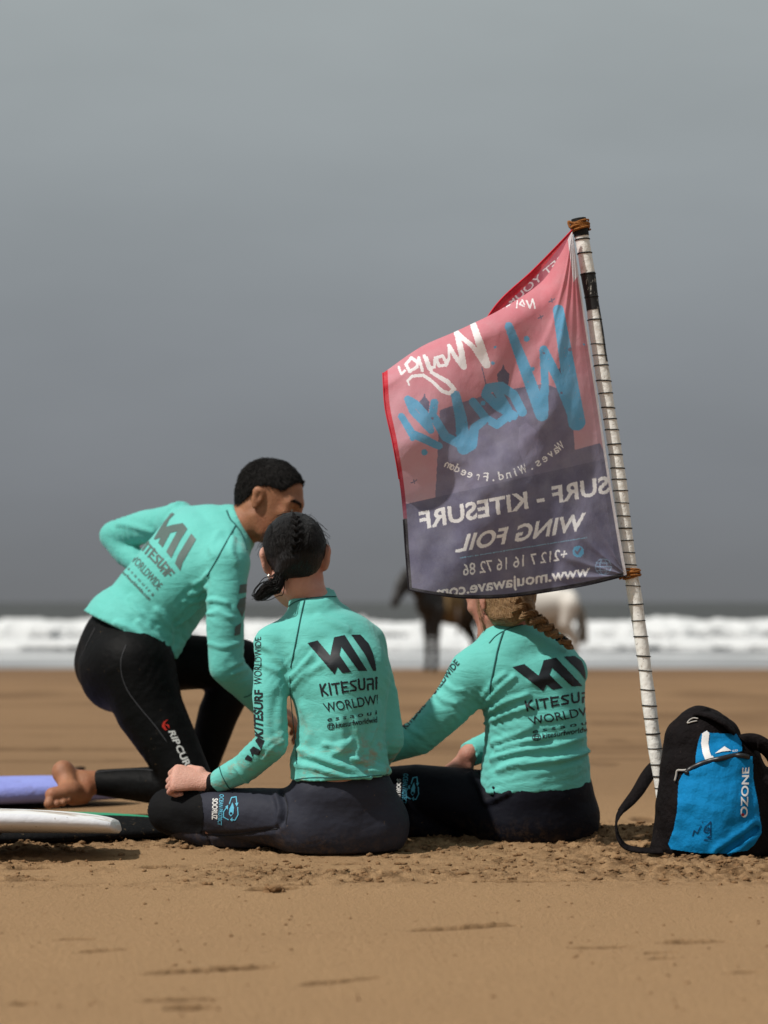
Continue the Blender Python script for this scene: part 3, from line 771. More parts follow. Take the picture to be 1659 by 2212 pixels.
# black tape by the top, patchily worn through to the white
def sleeve(s0, s1, name, mat, gr=.0006, a0=0, a1=2*math.pi):
    n, k = 14, 20; VV = []
    for i in range(n):
        s = s0+(s1-s0)*i/(n-1); c = pole_pt(s); r = pr(s)+gr
        for j in range(k+1):
            q = a0+(a1-a0)*j/k; VV.append(c+u_*r*math.cos(q)+v_*r*math.sin(q))
    Fq = np.array([(i*(k+1)+j, i*(k+1)+j+1, (i+1)*(k+1)+j+1, (i+1)*(k+1)+j) for i in range(n-1) for j in range(k)])
    return obj(name, np.array(VV), Fq, mat, pole)
s_of = lambda y: (P(1300, y, PD)[2]-p_top[2])/ax[2]
sleeve(-.002, s_of(508), 'black_cap', M_LINE, .0012); sleeve(s_of(588), s_of(668), 'black_tape', M_TAPEB, .0008)
def turned(v): return math.atan2(np.dot(v, v_), np.dot(v, u_))
right = turned(np.array([1, -.25, 0]))
sleeve(s_of(660), s_of(782), 'worn_tape', M_TAPEB, .0010, right-.75, right+.55)
def twine(s0, turns, amp, seed, r=.0026, gap=.0042, extra=.004):
    R = np.random.default_rng(seed); q = np.linspace(0, turns*2*math.pi, turns*22)
    ln = np.array([pole_pt(s0+gap*a/(2*math.pi)+.003*math.sin(a*.7+seed))+(pr(s0)+extra+.0012*math.sin(a*2.3))*(u_*math.cos(a)+v_*math.sin(a))+ax*.0025*math.sin(a*1.1+seed) for a in q]); return ln
tw = thing('twine_lashing', pole_pt(s_of(490)), 'brown twine lashing the flag to the tip of the pole', 'twine')
V, Fq = tubes([twine(s_of(477), 5, 0, 1), twine(s_of(480), 4, 0, 4, extra=.0055)], [.0026, .0024], 7); obj('winding', V, Fq, M_TWINE, tw)
k0 = pole_pt(s_of(486)); V, Fq = tubes([smoothline([k0+[-.017, -.016, .004], k0+[-.030, -.012, .010], k0+[-.026, -.016, -.006], k0+[-.017, -.018, -.002]], 16)], [.0026], 7); obj('knot', V, Fq, M_TWINE, tw)
tw = thing('twine_lashing', pole_pt(s_of(1238)), 'brown twine tying the lower corner of the flag to the pole', 'twine')
V, Fq = tubes([twine(s_of(1229), 5, 0, 2), twine(s_of(1231), 4, 0, 7, extra=.006)], [.0026, .0024], 7); obj('winding', V, Fq, M_TWINE, tw)
k0 = pole_pt(s_of(1240)); V, Fq = tubes([smoothline([k0+[-.014, -.018, .003], k0+[-.026, -.014, -.003], k0+[-.030, -.012, -.012], k0+[-.018, -.018, -.004]], 16)], [.0026], 7); obj('knot', V, Fq, M_TWINE, tw)

# ---- flag surface: hoist at u = 0, fly edge at u = 1; rows: lower edge .. crest of the billow .. hidden dip .. top hem
U7 = np.array([0, .15, .3, .5, .7, .85, 1.0])
bot = [(1354, 1243), (1272, 1263), (1192, 1277), (1095, 1290), (1010, 1292), (943, 1285), (883, 1274)]
crest = [(1236, 499), (1206, 556), (1166, 612), (1082, 668), (988, 714), (908, 750), (827, 806)]
dip = [(1236, 499), (1204, 566), (1164, 634), (1090, 706), (1000, 770), (930, 826), (868, 880)]
hem = [(1236, 497), (1196, 539), (1148, 587), (1068, 664), (1010, 770), (975, 862), (955, 948)]
hoist = [(1354, 1243), (1334, 1130), (1314, 1010), (1296, 890), (1277, 770), (1257, 640), (1236, 499)]
fly = [(883, 1274), (876, 1190), (870, 1105), (862, 1035), (848, 955), (832, 880), (827, 806)]
NU, NV1, NV2 = 400, 520, 120
uu = np.linspace(0, 1, NU)
def interp(pts, t): return np.stack([np.interp(t, U7, smoothline(np.array(pts), 7)[:, 0]*0+np.array(pts)[:, 0]), np.interp(t, U7, np.array(pts)[:, 1])], -1)
def curve(pts, t, par=U7):
    L = smoothline(np.array(pts, float), 240); q = np.interp(np.linspace(0, len(pts)-1, 240), np.arange(len(pts)), par)
    return np.stack([np.interp(t, q, L[:, 0]), np.interp(t, q, L[:, 1])], -1)
B, C, DI, HE = (curve(q, uu) for q in (bot, crest, dip, hem))
def depth_main(u, v):
    """billow towards the camera; u, v in 0..1"""
    d = PD-.012-.13*u-.035*np.sin(u*math.pi)*np.sin(v*math.pi)
    x, y = u*.56, v*.85
    d = d-.018*np.sin((x*7.5+y*5.2)*2+.5)*np.clip(u*3, 0, 1)*(.4+.6*u)
    d = d-.0095*np.sin((x*16-y*13)+2*fbm(x*5, y*5, 3))*np.clip(u*4, 0, 1)
    d = d-.0085*(fbm(x*9+y*6, x*3-y*4, 5, 2)-.5)*2*np.clip(u*5, 0, 1)
    # tension folds running out of the tied corners
    for (cu, cv), angs in (((0, 0), (.22, .55, .95, 1.25)), ((0, 1), (-.7, -1.0, -1.25, -1.42))):
        dx, dy = x-cu*.56, y-cv*.85; rr = np.hypot(dx, dy)+1e-4; an = np.arctan2(dy, dx)
        for q in angs: d = d-.006*np.exp(-((an-q)/.07)**2)*np.exp(-rr/.22)*np.clip(rr/.03, 0, 1)
    # crest rolls away at the top
    d = d+.05*np.clip((v-.93)/.07, 0, 1)**2*np.clip(u*4, 0, 1)
    return d
vv = np.linspace(0, 1, NV1); hl, fl = curve(hoist, vv), curve(fly, vv)
Ug, Vg = np.meshgrid(uu, vv, indexing='ij')
XY = (B[:, None]*(1-Vg[..., None])+C[:, None]*Vg[..., None]+hl[None]*(1-Ug[..., None])+fl[None]*Ug[..., None]
      -(np.array(bot[0])*((1-Ug)*(1-Vg))[..., None]+np.array(bot[-1])*(Ug*(1-Vg))[..., None]+np.array(crest[0])*((1-Ug)*Vg)[..., None]+np.array(crest[-1])*(Ug*Vg)[..., None]))
Dm = depth_main(Ug, Vg)
def PP(xy, d): return np.stack([(xy[..., 0]*K-384)/F*d, d, EYE-(xy[..., 1]*K-HOR)/F*d], -1)
V1 = PP(XY, Dm)
w2 = np.linspace(0, 1, NV2+1)[1:]; U2, W2 = np.meshgrid(uu, w2, indexing='ij')
Cc, Dd, Hh = C[:, None], DI[:, None], HE[:, None]; W = W2[..., None]
XY2 = Cc*(1-W)**2+2*W*(1-W)*(2*Dd-.5*(Cc+Hh))+Hh*W**2
D2 = depth_main(uu, np.ones(NU))[:, None]+(.022+.05*U2)*np.sin(W2*math.pi/2)*np.clip(U2*6, 0.02, 1)+.012*np.sin(W2*3)*U2
V2 = PP(XY2, D2)
FV = np.concatenate([V1, V2], 1); nv = NV1+NV2
ii = (np.arange(NU-1)[:, None]*nv+np.arange(nv-1)[None]).ravel()
FQ = np.stack([ii, ii+1, ii+nv+1, ii+nv], 1)
M_ = Mat('printed flag cloth', (.5, .2, .25), .75, .2)
M_.col = M_.attr('print').outputs['Color']; M_.mix(M_.noise(.0016, 2, lo=.3, hi=.7), (.9, .9, .95), .07); M_.mix(M_.noise(.05, 5, lo=.4, hi=.75), (.75, .75, .8), .12)
M_.bump(M_.noise(.07, 2, .5, scale=(1, 1, .7)), .002, .6).bump(M_.noise(.012, 4, .6, scale=(1, 1, .6), rot=(0, .6, 0), lo=.3, hi=.7), .0007, .6).bump(M_.noise(.0025, 2), .0003, .5)
M_.done()
tr = M_.n.new('ShaderNodeBsdfTranslucent'); mxs = M_.n.new('ShaderNodeMixShader'); M_.l.new(M_.col, tr.inputs[0]); mxs.inputs[0].default_value = .30
M_.l.new(M_.b.outputs[0], mxs.inputs[1]); M_.l.new(tr.outputs[0], mxs.inputs[2]); M_.l.new(mxs.outputs[0], M_.out.inputs[0]); M_FLAG = M_.m
# what is printed on it (seen from the back, so mirrored)
ST = .9; FC = Canvas(812, 488, 1368, 1304, ST); img = np.zeros((FC.h, FC.w, 3)); 
YY = (FC.y0+(np.arange(FC.h)+.5)*ST)[:, None]; XX = (FC.x0+(np.arange(FC.w)+.5)*ST)[None]
row = YY+(XX-1100)*.20
def put(colr):
    img[FC.m] = colr[FC.m] if np.ndim(colr) == 3 else colr; FC.m[:] = False
g = np.clip((row-650)/420, 0, 1)[..., None]; img[:] = np.array(srgb(216, 124, 136))*(1-g)+np.array(srgb(206, 172, 186))*g
q4 = lambda L: [C4(*p) for p in L]
dusk, dark = np.array(srgb(124, 120, 146)), np.array(srgb(108, 106, 132))
mott = (.86+.35*fbm(XX*.05+YY*0, YY*.05+XX*0, 3, 4))[..., None]
FC.poly(q4([(390, 1085), (520, 1040), (700, 985), (960, 940), (1075, 985), (1105, 1040), (1125, 1302), (1262, 1264), (1300, 1350), (1340, 1420), (365, 1560)])); put(dusk*mott)
for cx_, cy_, s in ((735, 900, 1.0), (1055, 885, .9), (305, 1050, .85)):
    FC.poly(q4([(cx_-2*s, cy_-62*s), (cx_+3*s, cy_-62*s), (cx_+8*s, cy_-40*s), (cx_+34*s, cy_-10*s), (cx_+30*s, cy_+22*s), (cx_+24*s, cy_+90*s), (cx_-24*s, cy_+90*s), (cx_-30*s, cy_+22*s), (cx_-34*s, cy_-10*s), (cx_-8*s, cy_-40*s)])); put(dark)
FC.stroke(q4([(618, 850), (645, 960)]), 2.2); put(dark)
for bx, by in ((940, 580), (1000, 490), (805, 445), (250, 1475)):
    FC.stroke(q4([(bx-16, by+6), (bx, by), (bx+14, by-10)]), 2.2); FC.stroke(q4([(bx-4, by-12), (bx+2, by+8)]), 2.0); put(dark)
FC.poly(q4([(1360, 1335), (190, 1600), (200, 2150), (1460, 2060)])); put(dark*mott)
FC.poly(q4([(820, 1180), (860, 1150), (930, 1210), (915, 1330), (840, 1360), (815, 1290)])); put(dusk*1.22*mott)
blue = np.array(srgb(100, 172, 214))
for L, wd in (([(1035, 540), (1085, 850), (1135, 1150)], [58, 78, 92]), ([(1135, 1150), (1040, 930), (955, 757)], [70, 52, 46]), ([(955, 757), (962, 950), (945, 1110)], [46, 40, 70]),
              ([(945, 1110), (850, 850), (765, 628)], [70, 62, 44]), ([(838, 1095), (790, 1000), (720, 955), (655, 965), (640, 1000), (700, 1060), (790, 1115)], 50),
              ([(690, 960), (760, 1080), (770, 1110), (700, 1165), (640, 1130), (570, 1040)], 44), ([(475, 1005), (505, 1130), (520, 1290), (560, 1270), (580, 1180), (640, 1135)], [50, 62, 74, 66, 48, 40]),
              ([(360, 1045), (350, 1110), (420, 1230), (500, 1270)], [44, 44, 50, 50]), ([(180, 1118), (240, 1215), (300, 1240), (370, 1275)], [36, 44, 44, 40]), ([(215, 1025), (240, 1090), (340, 1195), (320, 1120), (260, 1050), (215, 1025)], 38)):
    FC.stroke(q4(L), np.array(wd)*.3968*1.02)
FC.m &= vnoise(XX*.6+YY*0, YY*.6+XX*0, 8) > .03
for dx, dy, r in ((862, 697, 16), (896, 860, 11), (690, 742, 7), (1175, 728, 6), (305, 1315, 17), (625, 1047, 13), (678, 830, 10), (770, 1140, 10), (385, 1280, 20), (240, 1240, 14), (380, 1155, 12)): FC.stroke(q4([(dx, dy), (dx, dy)]), r*2*.3968)
put(blue*np.ones_like(img))
for dx, dy, r in ((1098, 755, 10), (955, 775, 7), (1052, 992, 7), (648, 1157, 6), (705, 1110, 6), (350, 1130, 7)): FC.stroke(q4([(dx, dy), (dx, dy)]), r*2*.3968)
put(dusk)
for L, wd in (([(572, 622), (610, 730), (645, 838)], [34, 44, 42]), ([(638, 838), (570, 740), (482, 665)], [34, 26, 26]), ([(482, 665), (505, 760), (520, 848)], [30, 34, 34]), ([(515, 848), (470, 790), (440, 735)], [28, 24, 22]),
              ([(440, 735), (440, 800), (425, 840), (385, 845), (370, 800), (405, 790), (425, 830)], 17), ([(365, 800), (360, 850), (330, 860), (305, 790)], 17), ([(318, 800), (345, 880), (430, 930), (468, 970), (440, 995), (400, 980), (350, 930), (300, 895), (240, 900), (215, 925), (222, 950)], [16, 18, 26, 22, 20, 20, 18, 18, 16, 12, 8]),
              ([(275, 830), (235, 800), (205, 835), (225, 875), (265, 850), (275, 800), (295, 870)], 17), ([(165, 850), (180, 888), (198, 870)], 13)): FC.stroke(q4(L), np.array(wd)*.3968)
white = np.array(srgb(250, 249, 252))
for L in ([(908, 530), (895, 480), (880, 530), (862, 490)], [(850, 510), (838, 485), (825, 510), (848, 520)], [(812, 490), (808, 530)], [(770, 510), (755, 520)], [(740, 520), (730, 528)]): FC.stroke(q4(L), 3.2)

def mir(TRr, TLl, BRr, BLl): return quadmap(C4(*TRr), C4(*TLl), C4(*BRr), C4(*BLl))   # the text's left end is on the right
FC.text('SURF - KITESURF', mir((1308, 1442), (274, 1640), (1314, 1536), (286, 1736)), .028, 1.02)
FC.text('WING FOIL', mir((1186, 1642), (500, 1768), (1170, 1738), (472, 1862)), .028, 1.04)
FC.text('+212 7 16 16 72 86', mir((1086, 1838), (514, 1924), (1080, 1898), (516, 1988)), .010)
FC.text('www.moujawave.com', mir((1206, 1925), (368, 2046), (1204, 1988), (372, 2110)), .022)
arc = smoothline([C4(*q) for q in ((1068, 1290), (1010, 1335), (930, 1390), (830, 1435), (740, 1462), (640, 1472), (540, 1450), (460, 1415), (415, 1395))], 200)
s_txt = 'Waves.Wind.Freedom'
for i, ch in enumerate(s_txt):
    j = int((i+.5)/len(s_txt)*196); c_, d_ = arc[j], nrm(arc[min(j+3, 199)]-arc[j]); up_ = np.array([d_[1], -d_[0]]); up_ = up_ if up_[1] < 0 else -up_
    if ch == '.': FC.stroke([c_+up_*1.5, c_+up_*1.5], 4); continue
    T = text_tris(ch, .012); wch = {'W': 15, 'm': 14, 'i': 3.5, 'r': 6}.get(ch, 9.5); FC.tris(c_+(T[..., :1]-.5)*d_*wch*1.15+T[..., 1:]*up_*18.5)
put(white)
FC.stroke(q4([(1190, 1779), (500, 1890)]), 1.3); put(np.array(srgb(140, 190, 220)))
FC.stroke(q4([(1143, 1855), (1143, 1855)]), 25); put(blue*1.1); FC.stroke(q4([(1155, 1838), (1138, 1868), (1128, 1852)]), 4); put(dusk)
gc = np.array(C4(1280, 1938))
for a_ in (1.0, .45): FC.stroke([gc+[17*a_*math.cos(t), 17*math.sin(t)] for t in np.linspace(0, 6.3, 30)], 1.5)
for h_ in (-8, 0, 8): FC.stroke([gc+[-math.sqrt(289-h_*h_), h_], gc+[math.sqrt(289-h_*h_), h_]], 1.4)
put(np.array(srgb(150, 180, 215)))
def sample(xy):
    i = np.clip(((xy[..., 0]-FC.x0)/ST).astype(int), 0, FC.w-1); j = np.clip(((xy[..., 1]-FC.y0)/ST).astype(int), 0, FC.h-1); return img[j, i]
col1 = sample(XY)
red, redd, blk = np.array(srgb(205, 20, 45)), np.array(srgb(150, 70, 95)), np.array(srgb(26, 22, 32))
ehem = (Ug > .981)
t_ = np.clip((Vg-.30)/.35, 0, 1)[..., None]; hemc = np.where(Vg[..., None] < .27, blk, redd*(1-t_)+red*t_); col1[ehem] = hemc[ehem]
col1[Vg < .010] = blk
lip = (Ug < .012) | ((Ug < .05) & (Vg > .9)); col1[lip] = np.array(srgb(225, 220, 225)); col1[(Ug > .012) & (Ug < .035) & (Vg < .9)] *= .8
col2 = np.tile(np.array(srgb(180, 84, 104)), (NU, NV2, 1)); 
TX = Canvas(1040, 490, 1250, 700, .5); TX.text('GET YOUR', quadmap((1218, 545), (1092, 652), (1226, 556), (1102, 664)), .006); 
i_ = np.clip(((XY2[..., 0]-TX.x0)/TX.st).astype(int), 0, TX.w-1); j_ = np.clip(((XY2[..., 1]-TX.y0)/TX.st).astype(int), 0, TX.h-1)
col2[TX.m[j_, i_] & (W2 > .35)] = white*.85; col2[W2 > .90] = red
colr = np.concatenate([col1, col2], 1).reshape(-1, 3)
flag = thing('advertising_flag', P(1300, 1243, PD), 'pink and purple advertising flag hanging from the pole, lettering seen mirrored', 'flag')
cloth = obj('cloth', FV.reshape(-1, 3), FQ, M_FLAG, flag)
ca = cloth.data.color_attributes.new('print', 'FLOAT_COLOR', 'POINT'); ca.data.foreach_set('color', np.concatenate([colr, np.ones((len(colr), 1))], 1).astype(np.float32).ravel())
M_ = Mat('red hem', srgb(190, 18, 42), .7, .3); V, Fq = tubes([FV[:, -1]], [.0022], 6); obj('hem', V, Fq, M_.done(), flag)
M_ = Mat('dark hem', srgb(24, 20, 30), .7, .3); V, Fq = tubes([FV[:, 0], FV[-1, :int(NV1*.27)]], [.0018, .0018], 6); obj('hem', V, Fq, M_.done(), flag)
M_ = Mat('red hem edge', srgb(180, 25, 45), .7, .3); V, Fq = tubes([FV[-1, int(NV1*.5):NV1]], [.0018], 6); obj('hem', V, Fq, M_.done(), flag)

# ================================================================== backpack
BD = 5.56
q5 = lambda L: [C5(*p) for p in L]
M_ = Mat('black pack cloth', (.0075, .006, .0065), .85, .08); M_.mix(M_.noise(.05, 5, lo=.5, hi=.75), (.014, .010, .010), .7); M_.mix(M_.noise(.012, 4, lo=.68, hi=.73), (.07, .05, .045), .5); M_.bump(M_.noise(.03, 4), .004).bump(M_.noise(.0015, 2), .0004); M_PACK = M_.done()
M_ = Mat('blue pack cloth', (.002, .205, .48), .75, .15); M_.mix(M_.noise(.05, 5, lo=.4, hi=.75), (.002, .165, .40), .5); M_.mix(M_.noise(.02, 5, .65, lo=.66, hi=.74), (.05, .12, .2), .5); M_.bump(M_.noise(.05, 3), .003).bump(M_.noise(.0015, 2), .0004); M_BLUE = M_.done()
M_ = Mat('white print', (.78, .78, .78), .6, .3); M_.mix(M_.noise(.006, 4, lo=.6, hi=.7), (.4, .42, .45), .6); M_WHITE = M_.done()
M_ = Mat('pack red', (.32, .012, .02), .7, .3); M_RED = M_.done()
M_ = Mat('pack marker', (.004, .03, .09), .8, .2); M_MARK = M_.done()
M_ = Mat('zip', (.010, .010, .011), .4, .5); M_ZIP = M_.done()
M_ = Mat('reflective cord', (.35, .33, .30), .5, .4); M_CORD = M_.done()
pack = thing('backpack', P(1535, 1852, BD), 'blue and black backpack with white lettering standing on the sand', 'backpack')
f = Field(P(1380, 1900, BD-.1)-[0, .18, .0], P(1720, 1500, BD)+[.05, .30, .06], .006)
X_ = lambda x, y, dd=0: P(x, y, BD+dd)
f.tube([X_(1545, 1812, .05), X_(1542, 1740, .045), X_(1535, 1660, .05), X_(1522, 1600, .06), X_(1520, 1572, .075)],
       [(.138, .105), (.136, .100), (.118, .090), (.092, .075), (.066, .050)], (1, .12, 0), .02)
f.tube([X_(1640, 1790, .10), X_(1640, 1720, .10), X_(1610, 1650, .10)], [(.06, .09), (.055, .08), (.04, .06)], (1, 0, 0), .03)
f.tube([X_(1450, 1800, .09), X_(1462, 1660, .09), X_(1470, 1590, .09), X_(1505, 1560, .09)], [.045, .040, .038, .035], None, .03)
f.tube([X_(1430, 1836, .06), X_(1540, 1840, .04), X_(1645, 1836, .06)], [.03, .03, .03], None, .03)
f.plane((0, 0, .0), (0, 0, -1))
V, Fq = f.mesh(); V = relax(V, Fq, 2); N = vnormals(V, Fq); V = V+N*(.0035*lump3(V, .09, 3)+.0018*lump3(V, .04, 4))[:, None]
bag = obj('pack_body', V, Fq, M_PACK, pack); bb = bvh_of(V, Fq)
cv = Canvas(1400, 1540, 1659, 1850, 1.1).poly(q5([(850, 860), (1000, 790), (1200, 725), (1380, 690), (1478, 700), (1490, 900), (1530, 1100), (1555, 1300), (1562, 1420), (1500, 1540), (1440, 1590), (1250, 1615), (1000, 1610), (830, 1590), (740, 1575), (718, 1530), (760, 1390), (790, 1240), (800, 1100), (820, 930)]))
fp = print_on('front_pocket', cv, bb, M_BLUE, pack, .010); fp['label'] = 'bright blue front pocket'
me = fp.data; vs = np.array([v.co[:] for v in me.vertices]); 
c0 = np.array([(vs[:, 0]), (vs[:, 2])]).T
wr = lump3(vs*[1, 1, .6], .08, 12)*.004+.0025*lump3(vs, .045, 13); vs[:, 1] -= wr+.010*np.clip(1-np.abs((vs[:, 2]-vs[:, 2].mean())/.13)**2, 0, 1)*np.clip(1-np.abs((vs[:, 0]-vs[:, 0].mean())/.085)**2, 0, 1)
# a diagonal crease near the lower right corner of the pocket
h0, h1 = P(*C5(1160, 1600), BD)-ORG[pack.name], P(*C5(1520, 1370), BD)-ORG[pack.name]; e = h1-h0
tt = np.clip(((vs[:, 0]-h0[0])*e[0]+(vs[:, 2]-h0[2])*e[2])/(e[0]**2+e[2]**2), 0, 1); dd = np.hypot(vs[:, 0]-h0[0]-tt*e[0], vs[:, 2]-h0[2]-tt*e[2])
vs[:, 1] += .007*np.exp(-(dd/.010)**2)-.006*np.exp(-(np.maximum(dd-.016, 0)/.01)**2)*(dd > .008)
me.vertices.foreach_set('co', vs.astype(np.float32).ravel()); me.update()
PV = vs+ORG[pack.name]; PF = np.array([p.vertices[:] for p in me.polygons]); pb = bvh_of(PV, PF)
sol = fp.modifiers.new('thick', 'SOLIDIFY'); sol.thickness = .012; sol.offset = -1
cv = Canvas(1480, 1560, 1620, 1660, 1.1).poly(q5([(1010, 470), (1060, 440), (1250, 560), (1060, 465), (1340, 468), (1395, 560), (1398, 640), (1200, 690), (1060, 735), (960, 770), (962, 680), (985, 540)]))
cv.poly(q5([(1050, 462), (1340, 468), (1395, 560), (1398, 640), (1200, 700), (1060, 740)]))
tp = print_on('top_panel', cv, bb, M_BLUE, pack, .004); tp['label'] = 'blue upper panel with white arrow print'
tb = bvh_of(np.array([v.co[:] for v in tp.data.vertices])+ORG[pack.name], [p.vertices[:] for p in tp.data.polygons])
cv = Canvas(1490, 1560, 1620, 1660, .7).stroke(q5([(1055, 470), (1045, 560), (1060, 650), (1085, 715)]), 15); cv.poly(q5([(1040, 700), (1120, 680), (1150, 715), (1075, 730)])); cv.poly(q5([(1140, 660), (1235, 590), (1300, 632), (1220, 640)]))
cv.text('CO', quadmap(C5(1310, 628), C5(1362, 622), C5(1312, 645), C5(1364, 638)), .02)
print_on('emblem', cv, tb, M_WHITE, tp, .0018)
cv = Canvas(1590, 1650, 1630, 1775, .7).text('OZONE', quadmap(C5(1388, 1272), C5(1405, 795), C5(1455, 1280), C5(1475, 790)), .022, 1.0)
print_on('lettering', cv, pb, M_WHITE, fp, .0016)
cv = Canvas(1595, 1750, 1615, 1770, .7).stroke(q5([(1408, 1248), (1410, 1250)]), 6); print_on('emblem', cv, pb, M_RED, fp, .0026)
cv = Canvas(1480, 1760, 1560, 1830, .7)
for L in ([(930, 1455), (945, 1400), (975, 1430), (1000, 1375), (1012, 1360)], [(1025, 1320), (1026, 1330)], [(1105, 1318), (1050, 1370), (1040, 1410), (1070, 1425), (1100, 1390), (1080, 1375), (1060, 1400)], [(1105, 1318), (1103, 1450), (1070, 1470), (1110, 1470)], [(1040, 1495), (1105, 1492)]): cv.stroke(q5(L), 1.9)
print_on('handwriting', cv, pb, M_MARK, fp, .0014)
cv = Canvas(1470, 1735, 1560, 1850, .8)
for L in ([(905, 1000), (925, 985)], [(1010, 1565), (1050, 1585)]): cv.stroke(q5(L), 1.6)
zl = [hit(pb, *C5(*q)) or hit(bb, *C5(*q)) for q in ((862, 868), (900, 825), (990, 780), (1090, 745), (1200, 722), (1320, 695), (1400, 692), (1470, 706))]
zl = np.array([q[0] for q in zl]); zl = smoothline(zl, 40)+[0, -.004, .004]; V, Fq = tubes([zl], [.0065], 8); obj('zip', V, Fq, M_ZIP, pack)
q = [hit(bb, *C5(*p)) for p in ((900, 815), (840, 820), (790, 822), (780, 870), (766, 925))]; q = np.array([p[0]+p[1]*.004 for p in q if p is not None])
V, Fq = tubes([smoothline(q, 16)], [.0028], 6); obj('zip_pull', V, Fq, M_CORD, pack)
q = [hit(bb, *C5(*p)) for p in ((985, 330), (940, 325), (900, 345), (885, 372), (930, 360), (975, 352))]; q = np.array([p[0]+p[1]*.004 for p in q if p is not None])
V, Fq = tubes([smoothline(q, 20)], [.0018], 6); obj('zip_pull', V, Fq, M_CORD, pack)
# straps
def strap(pts, w, label=None, side=(0.1, 1, .25), th=.004, name='strap'):
    L = smoothline(np.array([P(*C5(x, y), d) for x, y, d in pts]), 60); wv = np.interp(np.linspace(0, 1, 60), np.linspace(0, 1, len(w)), w)
    V, Fq = ribbon(L, np.array(side, float), wv, th); return obj(name, V, Fq, M_PACK, pack, smooth=False)
strap([(660, 730, 5.80), (560, 790, 5.78), (480, 890, 5.74), (400, 1020, 5.71), (330, 1110, 5.69), (270, 1175, 5.66), (232, 1215, 5.62)], [.030, .034, .034, .031, .027, .021, .016], side=(.6, -.5, -.5))
strap([(240, 1205, 5.62), (205, 1280, 5.60), (190, 1370, 5.58), (215, 1480, 5.57), (280, 1560, 5.56), (400, 1592, 5.55), (520, 1600, 5.545), (640, 1602, 5.55)], [.018, .016, .016, .018, .019, .020, .020, .020], side=(.2, 1, .6), name='webbing')
strap([(1390, 620, 5.62), (1430, 560, 5.60), (1520, 545, 5.58), (1600, 570, 5.57), (1690, 650, 5.57), (1760, 760, 5.58)], [.05, .055, .055, .055, .055, .055], side=(0, .75, -.5), th=.012)
strap([(960, 300, 5.64), (1010, 265, 5.60), (1100, 285, 5.58), (1230, 350, 5.57), (1330, 440, 5.575)], [.03, .05, .06, .06, .05], side=(.25, .9, .1), th=.008, name='grab_handle')

# ================================================================== people
def skin(name, a, b, red):
    m = Mat(name, a, .55, .4); m.mix(m.noise(.035, 5, .6), b, .7); m.mix(m.noise(.06, 3, lo=.5, hi=.7), red, .45); m.mix(m.noise(.004, 3, lo=.55, hi=.75), b, .35)
    m.b.inputs['Subsurface Weight'].default_value = .12; m.b.inputs['Subsurface Radius'].default_value = (.012, .005, .003); m.b.inputs['Subsurface Scale'].default_value = 1.0
    m.bump(m.noise(.004, 4), .0006); return m.done()
SK_MAN = skin('tan skin', (.33, .145, .072), (.24, .098, .05), (.36, .125, .065))
SK_A = skin('pale skin', (.56, .30, .23), (.47, .235, .175), (.55, .22, .16))
SK_B = skin('ruddy skin', (.47, .235, .17), (.40, .17, .12), (.45, .14, .10))
def lycra(name, seed=0.0):
    m = Mat(name, (.110, .482, .432), .7, .2, sheen=.15)
    m.mix(m.noise(.0016, 2, .6, lo=.3, hi=.7), (.18, .57, .515), .45); m.mix(m.noise(.2, 3), (.085, .42, .365), .5)
    m.bump(m.noise(.045, 4, .55, scale=(.55, 1, 1.5), rot=(.2, .5, .3), dist=.6, lo=.3, hi=.7), .0022, .8).bump(m.noise(.016, 3, .5, scale=(.5, 1, 1.6), rot=(.3, -.4, .2), lo=.3, hi=.7), .0004, .6).bump(m.noise(.0014, 2), .0003, .5)
    return m
m = lycra('teal lycra'); LY = m.done()
m = lycra('sandy teal lycra'); m.mix(m.noise(.05, 4, .65, lo=.60, hi=.68), (.25, .16, .08), 0.0)
z_ = m.n.new('ShaderNodeSeparateXYZ'); m.l.new(m.tc.outputs['Object'], z_.inputs[0]); zr = m.n.new('ShaderNodeMapRange'); m.l.new(z_.outputs['Z'], zr.inputs[0])
zr.inputs['From Min'].default_value = .36; zr.inputs['From Max'].default_value = .24; zr.inputs['To Min'].default_value = 0; zr.inputs['To Max'].default_value = 1
mu_ = m.n.new('ShaderNodeMath'); mu_.operation = 'MULTIPLY'; m.l.new(zr.outputs[0], mu_.inputs[0]); m.l.new(m.noise(.055, 5, .7, scale=(.6, 1, 1.6), lo=.52, hi=.68), mu_.inputs[1]); m.mix(mu_.outputs[0], (.30, .19, .10), .75); LY_A = m.done()
def neo(name, c1, c2, rough=.6, dust=0.0):
    m = Mat(name, c1, rough, .09)
    if dust:
        z_ = m.n.new('ShaderNodeSeparateXYZ'); m.l.new(m.tc.outputs['Object'], z_.inputs[0]); zr = m.n.new('ShaderNodeMapRange'); m.l.new(z_.outputs['Z'], zr.inputs[0]); zr.inputs['From Min'].default_value = .075; zr.inputs['From Max'].default_value = .0
        mu_ = m.n.new('ShaderNodeMath'); mu_.operation = 'MULTIPLY'; m.l.new(zr.outputs[0], mu_.inputs[0]); m.l.new(m.noise(.02, 6, .75, lo=.47, hi=.62), mu_.inputs[1]); m.mix(mu_.outputs[0], (.20, .12, .06), dust)
    m.mix(m.noise(.12, 4), c2, .7); m.mix(m.noise(.015, 5, .65, lo=.67, hi=.73), (.20, .13, .07), .5); m.bump(m.noise(.06, 2, scale=(1, 1, 1.4)), .0016).bump(m.noise(.0016, 2), .0003, .5); return m.done()
NEO_A = neo('navy neoprene', (.026, .028, .040), (.034, .036, .050), .6, .35); NEO_B = neo('dark navy neoprene', (.0055, .006, .0105), (.008, .0085, .0135), .6, .3); NEO_M = neo('black neoprene', (.0028, .0028, .003), (.004, .004, .0042))
KNEE = neo('black ribbed neoprene', (.006, .006, .007), (.008, .008, .008), .8)
